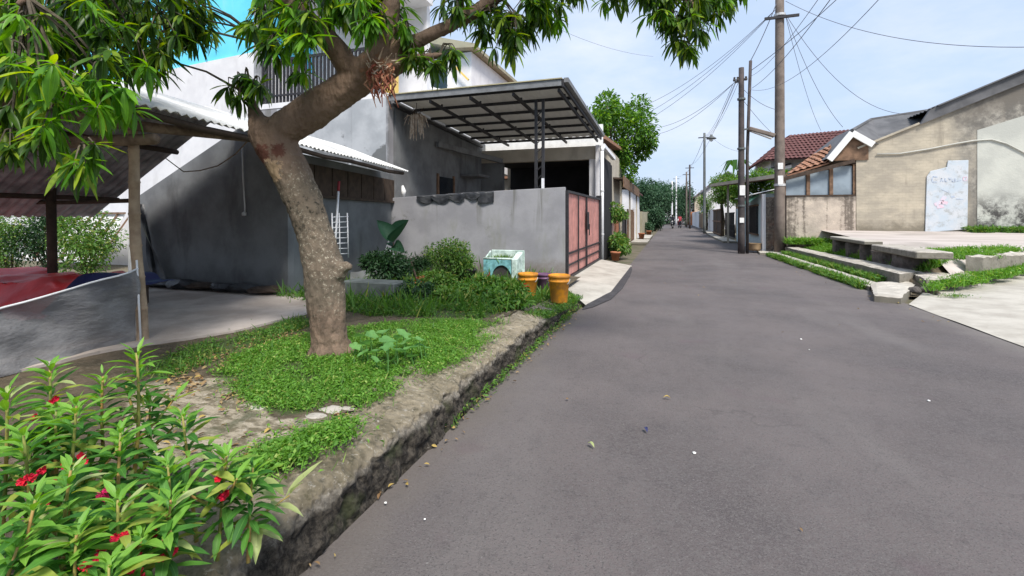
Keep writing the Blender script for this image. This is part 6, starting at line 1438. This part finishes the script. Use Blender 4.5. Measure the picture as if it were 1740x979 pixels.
# ================================================================ GRASS, WEEDS, LITTER
btv = np.array([(-.5, 0, 0), (.5, 0, 0), (.42, .5, .06), (-.42, .5, .06), (.05, 1, .22), (-.05, 1, .22)]) * np.array([.09, 1, 1]); btf = np.array([(0, 1, 2, 3), (3, 2, 4, 5)])
stv, stf = leaf_template(.5, .1, .3, 2, .5)
def scatter(poly, n, seed, clump=0.0):
    r = np.random.default_rng(seed); a = np.array([(p[0], p[1]) for p in poly]); lo, hi = a.min(0), a.max(0); out = []
    while sum(map(len, out)) < n:
        P = r.uniform(lo, hi, (n, 2)); P = P[inside(P, poly)]
        if clump:
            k = np.array([n3(x, y, 2.6, 4) + .6 * n3(x, y, 8, 1) for x, y in P]); P = P[k + .13 > r.uniform(-clump, clump, len(P))]
        out.append(P)
    return np.concatenate(out)[:n]
def cover(polys, zfn, blades, leaves, h, m, name, label, seed, clump=.35, leafs=.03, cat='grass'):
    r = np.random.default_rng(seed); Vs, Fs, Rs, off = [], [], [], 0
    for poly, share in polys:
        for kind, n in (('b', int(blades * share)), ('l', int(leaves * share))):
            if n == 0: continue
            P = scatter(poly, n, seed + len(Vs), clump) + r.normal(size=(n, 2)) * (.035 if name in ('grass', 'ground_cover') else .01) * (1 + 2 * (r.random((n, 1)) < .15)); z = np.array([zfn(x, y) for x, y in P])
            if kind == 'b':
                d = np.stack([r.normal(size=n) * .55, r.normal(size=n) * .55, np.ones(n)], 1); B_ = basis(d, r.normal(size=(n, 3)) * np.array([1, 1, .1])); V_, F_ = inst(btv, btf, np.column_stack([P, z - .005]), B_, h * r.uniform(.5, 1.35, n)); k = len(btv)
            else:
                d = np.stack([r.normal(size=n), r.normal(size=n), r.uniform(-.1, .7, n)], 1); B_ = basis(d, np.array([0, 0, 1.0]) + r.normal(size=(n, 3)) * .25); V_, F_ = inst(stv, stf, np.column_stack([P, z + h * r.uniform(.1, .75, n)]), B_, leafs * r.uniform(.6, 1.4, n)); k = len(stv)
            Vs.append(V_); Fs.append(F_ + off); off += len(V_); Rs.append(np.repeat(r.random(n), k))
    o = np_mesh(name, np.concatenate(Vs), np.concatenate(Fs), M[m], None, (0, 0, 0), np.concatenate(Rs)); return tag(o, label, cat)
cover([(P_GRASS, 1)], vz, 26000, 26000, .045, 'grass', 'grass', 'bright green short grass around the trunk', 71, .22, .024)
cover([(P_STRIP, 1)], vz, 3500, 4500, .05, 'grass', 'grass', 'narrow patch of short grass behind the kerb edge', 72, .2, .026)
cover([(P_EDGE, 1)], vz, 1300, 1400, .055, 'weed', 'grass', 'sparse grass along the edge of the shed floor', 73, .2, .03)
cover([(P_BACK, 1)], vz, 14000, 22000, .085, 'weed', 'ground_cover', 'weedy ground cover between trunk and grey wall', 74, .45, .038, 'weeds')
cover([(P_GRASS, .7), (P_EDGE, .3)], vz, 800, 0, .09, 'weed', 'tall_grass', 'scattered longer grass blades standing out of the short grass', 77, .2)
cover([(P_BACK, 1)], vz, 2600, 0, .24, 'weed', 'tall_grass', 'long wispy grass blades among the weeds by the grey wall', 79, .1)
E_W = [(-1.52, 3.0), (-1.42, 3.0), (-1.36, 7.6), (-1.55, 7.8)]
cover([(E_W, 1)], lambda x, y: .02, 500, 900, .06, 'weed', 'kerb_weeds', 'small weeds along the gutter under the kerb', 75, .8, .035, 'weeds')
E_K = [(-1.75, 5.6), (-1.45, 5.6), (-1.42, 8.0), (-1.9, 8.6)]
cover([(E_K, 1)], lambda x, y: vz(-1.7, y) - .08, 1800, 2200, .09, 'weed', 'kerb_weeds', 'weeds spilling over the kerb end by the buckets', 76, .4, .04, 'weeds')
# right side tufts
def bankz(x, y):
    u = (x - 3.86) / 1.95; v = (y - 10.7) / 11.2
    return (.20 * min(1, max(0, (u - .35) / .15))) + (.33 * min(1, max(0, (u - .55) / .4))) + .04 * v * u if u >= .2 else .0
cover([([(3.72, 11.4), (3.90, 11.6), (3.66, 19.8), (3.46, 19.8)], 1)], lambda x, y: 0.0, 4200, 5200, .17, 'weed', 'weeds', 'leafy weeds in the gutter along the concrete strip', 81, .3, .06, 'weeds')
cover([([(4.24, 12.1), (4.52, 12.2), (4.28, 20.3), (4.0, 20.2)], 1)], lambda x, y: .06, 3600, 4200, .17, 'weed', 'weeds', 'weeds growing between the two concrete strips', 82, .2, .06, 'weeds')
cover([([(5.2, 12.4), (5.65, 12.6), (5.4, 20.5), (4.8, 20.5)], 1)], bankz, 5200, 3600, .17, 'grass', 'grass', 'tufty grass on the bank under the stone bench', 83, .3, .06)
cover([([(5.7, 12.6), (6.7, 13.0), (6.6, 14.2), (5.9, 14.2)], .6), ([(6.4, 13.2), (8.2, 14.7), (8.0, 15.4), (6.4, 14.3)], .4)], lambda x, y: lotz(x, y) - .02, 3200, 2000, .13, 'grass', 'grass', 'grass tufts at the end of the stone bench on the lot', 84, .1, .06)
cover([([(4.5, 10.55), (5.0, 10.9), (7.0, 12.8), (8.8, 14.6), (8.6, 14.9), (6.2, 12.7), (4.7, 11.2)], 1)], lambda x, y: .14 + .05 * (x - 4.5), 4200, 3600, .15, 'grass', 'grass', 'grass strip along the foot of the raised lot edge', 85, .15, .06)
cover([([(9.9, 20.3), (13, 20.3), (13, 20.95), (9.9, 20.95)], 1)], lambda x, y: lotz(x, y), 1500, 1800, .22, 'weed', 'weeds', 'weeds growing against the foot of the cream gable wall', 86, .2, .10, 'weeds')
cover([([(4.3, 20.2), (6.0, 20.0), (5.6, 20.95), (4.3, 20.95)], 1)], lambda x, y: .45, 1500, 1500, .26, 'grass', 'grass', 'tall grass at the foot of the stained low wall', 87, .1, .09)
pq = on_z(1620, 502, .1); cover([([(pq.x - .16, pq.y - .12), (pq.x + .2, pq.y - .05), (pq.x + .15, pq.y + .14), (pq.x - .12, pq.y + .12)], 1)], lambda x, y: .03 + .05 * (x - 3.9), 160, 160, .05, 'weed', 'grass', 'little dry grass tuft in a crack of the pale apron', 88, .1, .03)
cover([([(TUB[0] - .3, TUB[1] - .16), (TUB[0] + .2, TUB[1] - .16), (TUB[0] + .2, TUB[1] + .16), (TUB[0] - .3, TUB[1] + .16)], 1)], lambda x, y: TUB[2], 420, 120, .14, 'weed', 'grass', 'fine grass growing in the turquoise tub', 89, .1, .03)
pq = on_z(790, 476, .2); cover([([(pq.x - .14, pq.y - .1), (pq.x + .14, pq.y - .1), (pq.x + .12, pq.y + .1), (pq.x - .12, pq.y + .1)], 1)], lambda x, y: .45, 160, 10, .26, 'weed', 'grass', 'long grass sprouting from the dark pot', 90, .1, .03)
P_GUT = [(-1.54, -.5), (-1.40, -.5), (-1.28, 7.4), (-1.50, 7.6)]
r = np.random.default_rng(6); P = np.concatenate([scatter(P_GUT, 150, 94), scatter([(-1.4, 2), (3.6, 2), (3.4, 20), (-1.2, 20)], 34, 95), scatter([(3.2, 8), (3.8, 8), (3.5, 20), (3.0, 20)], 40, 96)]); n = len(P)
d = np.stack([r.normal(size=n), r.normal(size=n), r.normal(size=n) * .12], 1); B_ = basis(d, np.array([0, 0, 1.0]) + r.normal(size=(n, 3)) * .35)
V_, F_ = inst(ltv, ltf, np.column_stack([P, np.full(n, .026)]), B_, r.uniform(.018, .05, n))
tag(np_mesh('leaf_litter', V_, F_, M['dry_leaf'], None, (0, 0, 0), np.repeat(r.random(n), len(ltv))), 'small dry leaves gathered along the road edges', 'leaf litter')
# leaf litter on the bare soil left of the grass
P_LIT = [on_z(x, y, .33) for x, y in ((270, 650), (330, 600), (520, 555), (530, 590), (420, 600), (430, 670), (360, 690))]
r = np.random.default_rng(5); P = np.concatenate([scatter(P_LIT, 520, 91, .3), scatter(P_CONC, 110, 92, .3), scatter(P_BACK, 260, 93)]); n = len(P)
d = np.stack([r.normal(size=n), r.normal(size=n), r.normal(size=n) * .15], 1); B_ = basis(d, np.array([0, 0, 1.0]) + r.normal(size=(n, 3)) * .3)
V_, F_ = inst(ltv, ltf, np.column_stack([P, [vz(x, y) + .012 for x, y in P]]), B_, r.uniform(.02, .055, n))
tag(np_mesh('leaf_litter', V_, F_, M['dry_leaf'], None, (0, 0, 0), np.repeat(r.random(n), len(ltv))), 'dry brown leaf litter scattered on the bare soil', 'leaf litter')
for i, (x, y) in enumerate(((425, 648), (438, 690), (560, 694), (590, 690), (540, 705), (470, 640))):
    p = on_z(x, y, .34); bm = bmesh.new(); bmesh.ops.create_icosphere(bm, subdivisions=2, radius=.03 + .012 * (i % 3))
    for v in bm.verts: v.co *= 1 + .5 * mnoise.noise(v.co * 18 + Vector((i, 0, 0))); v.co.z *= .16; v.co.x *= 1.5
    me = bpy.data.meshes.new('concrete_chunk'); bm.to_mesh(me); bm.free(); tag(_link('concrete_chunk', me, M['mossy_concrete'], None, Vector((p.x, p.y, vz(p.x, p.y)))), 'small broken concrete chunk on the verge near the grass', 'rubble', 'concrete chunks on the verge')

# ================================================================ BALSAM PLANTS in the corner
bl = []
for v in range(5):
    tv, tf = leaf_template(.22 + .018 * v, .12 + .10 * v, .22, 7, .45, .01)
    tv = tv.copy(); 
    for i in range(len(tv)):
        if i % 3 != 1: tv[i, 0] *= 1 + (.10 if (i // 3) % 2 else -.06)        # toothed edge
    row = []
    for mn in ('balsam_leaf', 'balsam_young', 'pale_leaf'):
        me = bpy.data.meshes.new('balsam_leaf_shape'); me.from_pydata([tuple(x) for x in tv], [], [tuple(int(i) for i in f) for f in tf]); me.materials.append(M[mn]); va = me.attributes.new('vein', 'FLOAT', 'POINT'); va.data.foreach_set('value', [1.0 if i % 3 == 1 else 0.0 for i in range(len(tv))]); me.polygons.foreach_set('use_smooth', [True] * len(me.polygons)); row.append(me)
    bl.append(row)
def flower_mesh(m):
    g = G()
    for k in range(5):
        a = k * 1.257; c, s = math.cos(a), math.sin(a); vs = [(0, 0, 0)]
        for j in range(7):
            b = -.9 + 1.8 * j / 6; rr = .020 * (1 - .25 * abs(b)); vs.append((rr * math.cos(a + b * .75), rr * math.sin(a + b * .75), .008 + .010 * (k % 2) + .005 * math.sin(j * 2)))
        g.add(vs, [(0, j, j + 1) for j in range(1, 7)])
    g.tube([(0, 0, 0), (0, 0, -.015), (.004, 0, -.03)], [.006, .009, .003], 6)
    me = bpy.data.meshes.new('flower_shape'); me.from_pydata(g.v, [], g.f); me.materials.append(m); return me
FM = [flower_mesh(M['petal_red']), flower_mesh(M['petal_pink'])]
BAL = [(85, 625, .62, 'red'), (232, 600, .66, ''), (12, 668, .60, ''), (175, 640, .58, ''), (310, 705, .46, ''), (130, 690, .56, 'red'), (40, 740, .52, 'red'), (205, 735, .48, 'pink'), (285, 790, .38, ''), (385, 775, .36, 'red'), (120, 800, .46, ''), (430, 795, .30, ''), (290, 850, .34, 'red'), (200, 850, .40, 'red'), (60, 850, .44, ''), (130, 905, .36, 'red'), (240, 915, .30, 'red'), (30, 930, .36, ''), (185, 960, .30, ''), (95, 700, .50, ''), (255, 680, .44, '')]
def balsam(topv, h, red, label, lean=None, pale=False, nodes=None):
    z0 = .33; r = random.Random(int(topv.x * 1000 + topv.y * 77)); base = Vector((topv.x + r.uniform(-.06, .06), topv.y + r.uniform(-.05, .05), vz(topv.x, topv.y) - .01)) if lean is None else lean
    t = thing('balsam_plant', base, label, 'plant', 'balsam plants in the corner of the verge')
    mid = base.lerp(topv, .5) + Vector((r.uniform(-.04, .04), r.uniform(-.04, .04), 0)); L = (topv - base).length
    ax = lambda s: base.lerp(mid, s).lerp(mid.lerp(topv, s), s)
    obj('stem', G().tube([ax(i / 8) for i in range(9)], [.0075 * (1 - .6 * i / 8) * (.6 + h) for i in range(9)], 8), M['stem_orange'], t, smooth=True)
    n = nodes or int(34 + 50 * h); ang = r.uniform(0, 6)
    def put(p, dirv, s, me): 
        Bm = basis(np.array([tuple(dirv)]), np.array([[r.uniform(-.2, .2), r.uniform(-.2, .2), 1.0]]))[0]; leaf_obj(me, p, Bm, s, t)
    for i in range(n):
        f = .22 + .78 * (i / (n - 1)) ** .75; p = ax(f); ang += 2.39996 + r.uniform(-.3, .3)
        el = (-.15 + 1.15 * max(0, (f - .45) / .55) ** 1.5) + r.uniform(-.2, .2)
        d = Vector((math.cos(ang) * math.cos(el), math.sin(ang) * math.cos(el), math.sin(el)))
        s = (.15 if pale else .100 if f < .88 else .100 - .40 * (f - .88)) * r.uniform(.7, 1.2)
        yl = r.random(); me = bl[r.randrange(5)][2 if (yl < .05 or pale) else (1 if (f > .88 or yl > .93) else 0)]
        put(p + d * .012, d, s, me)
    # side shoots
    for k in range(2 if h > .35 and not pale else 0):
        f = r.uniform(.3, .6); p = ax(f); a = r.uniform(0, 6.28); e = p + Vector((math.cos(a) * .13, math.sin(a) * .13, .12)); obj('side_shoot', G().tube([p, p.lerp(e, .5) - Vector((0, 0, .01)), e], [.006, .005, .003], 6), M['stem_orange'], t, smooth=True)
        for j in range(7):
            b = j * 2.4; el = .3 + .1 * j / 2; d = Vector((math.cos(b) * math.cos(el), math.sin(b) * math.cos(el), math.sin(el))); put(e.lerp(p, .3 * (1 - j / 7)) , d, .09 * r.uniform(.8, 1.2), bl[r.randrange(5)][1 if j > 4 else 0])
    if red:
        for k in range(r.randint(2, 4)):
            f = r.uniform(.55, .85); a = math.atan2(-base.y, -base.x) + r.uniform(-1.0, 1.0); p = ax(f) + Vector((math.cos(a) * .05, math.sin(a) * .05, .0))
            for q in range(2):
                o = bpy.data.objects.new('flower', FM[1 if red == 'pink' else 0]); col.objects.link(o); o.parent = t; o.location = p + Vector((r.uniform(-.012, .012), r.uniform(-.012, .012), r.uniform(-.012, .012))) - base
                o.rotation_euler = (r.uniform(.8, 1.6), r.uniform(-.4, .4), a + math.pi / 2 + r.uniform(-.5, .5)); o.scale = (.58,) * 3
    return t
for x, y, h, red in BAL:
    lab = {'red': 'leafy balsam plant with red flowers between its leaves', 'pink': 'leafy balsam plant with bright pink flowers', '': 'leafy green balsam plant without open flowers'}[red]
    tp_ = on_z(x, y, .33 + h); lab += ', close to the net fence' if tp_.x < -3.2 else (', at the kerb side' if tp_.x > -2.05 else ', amid the clump'); balsam(tp_, h, red, lab)
# the one flopped over the kerb with pale leaves
bs = on_z(385, 920, .37); tip = on_z(492, 842, .44)
t = balsam(tip, .3, '', 'flopped balsam stem with pale drying leaves hanging over the kerb', bs, True, 11)
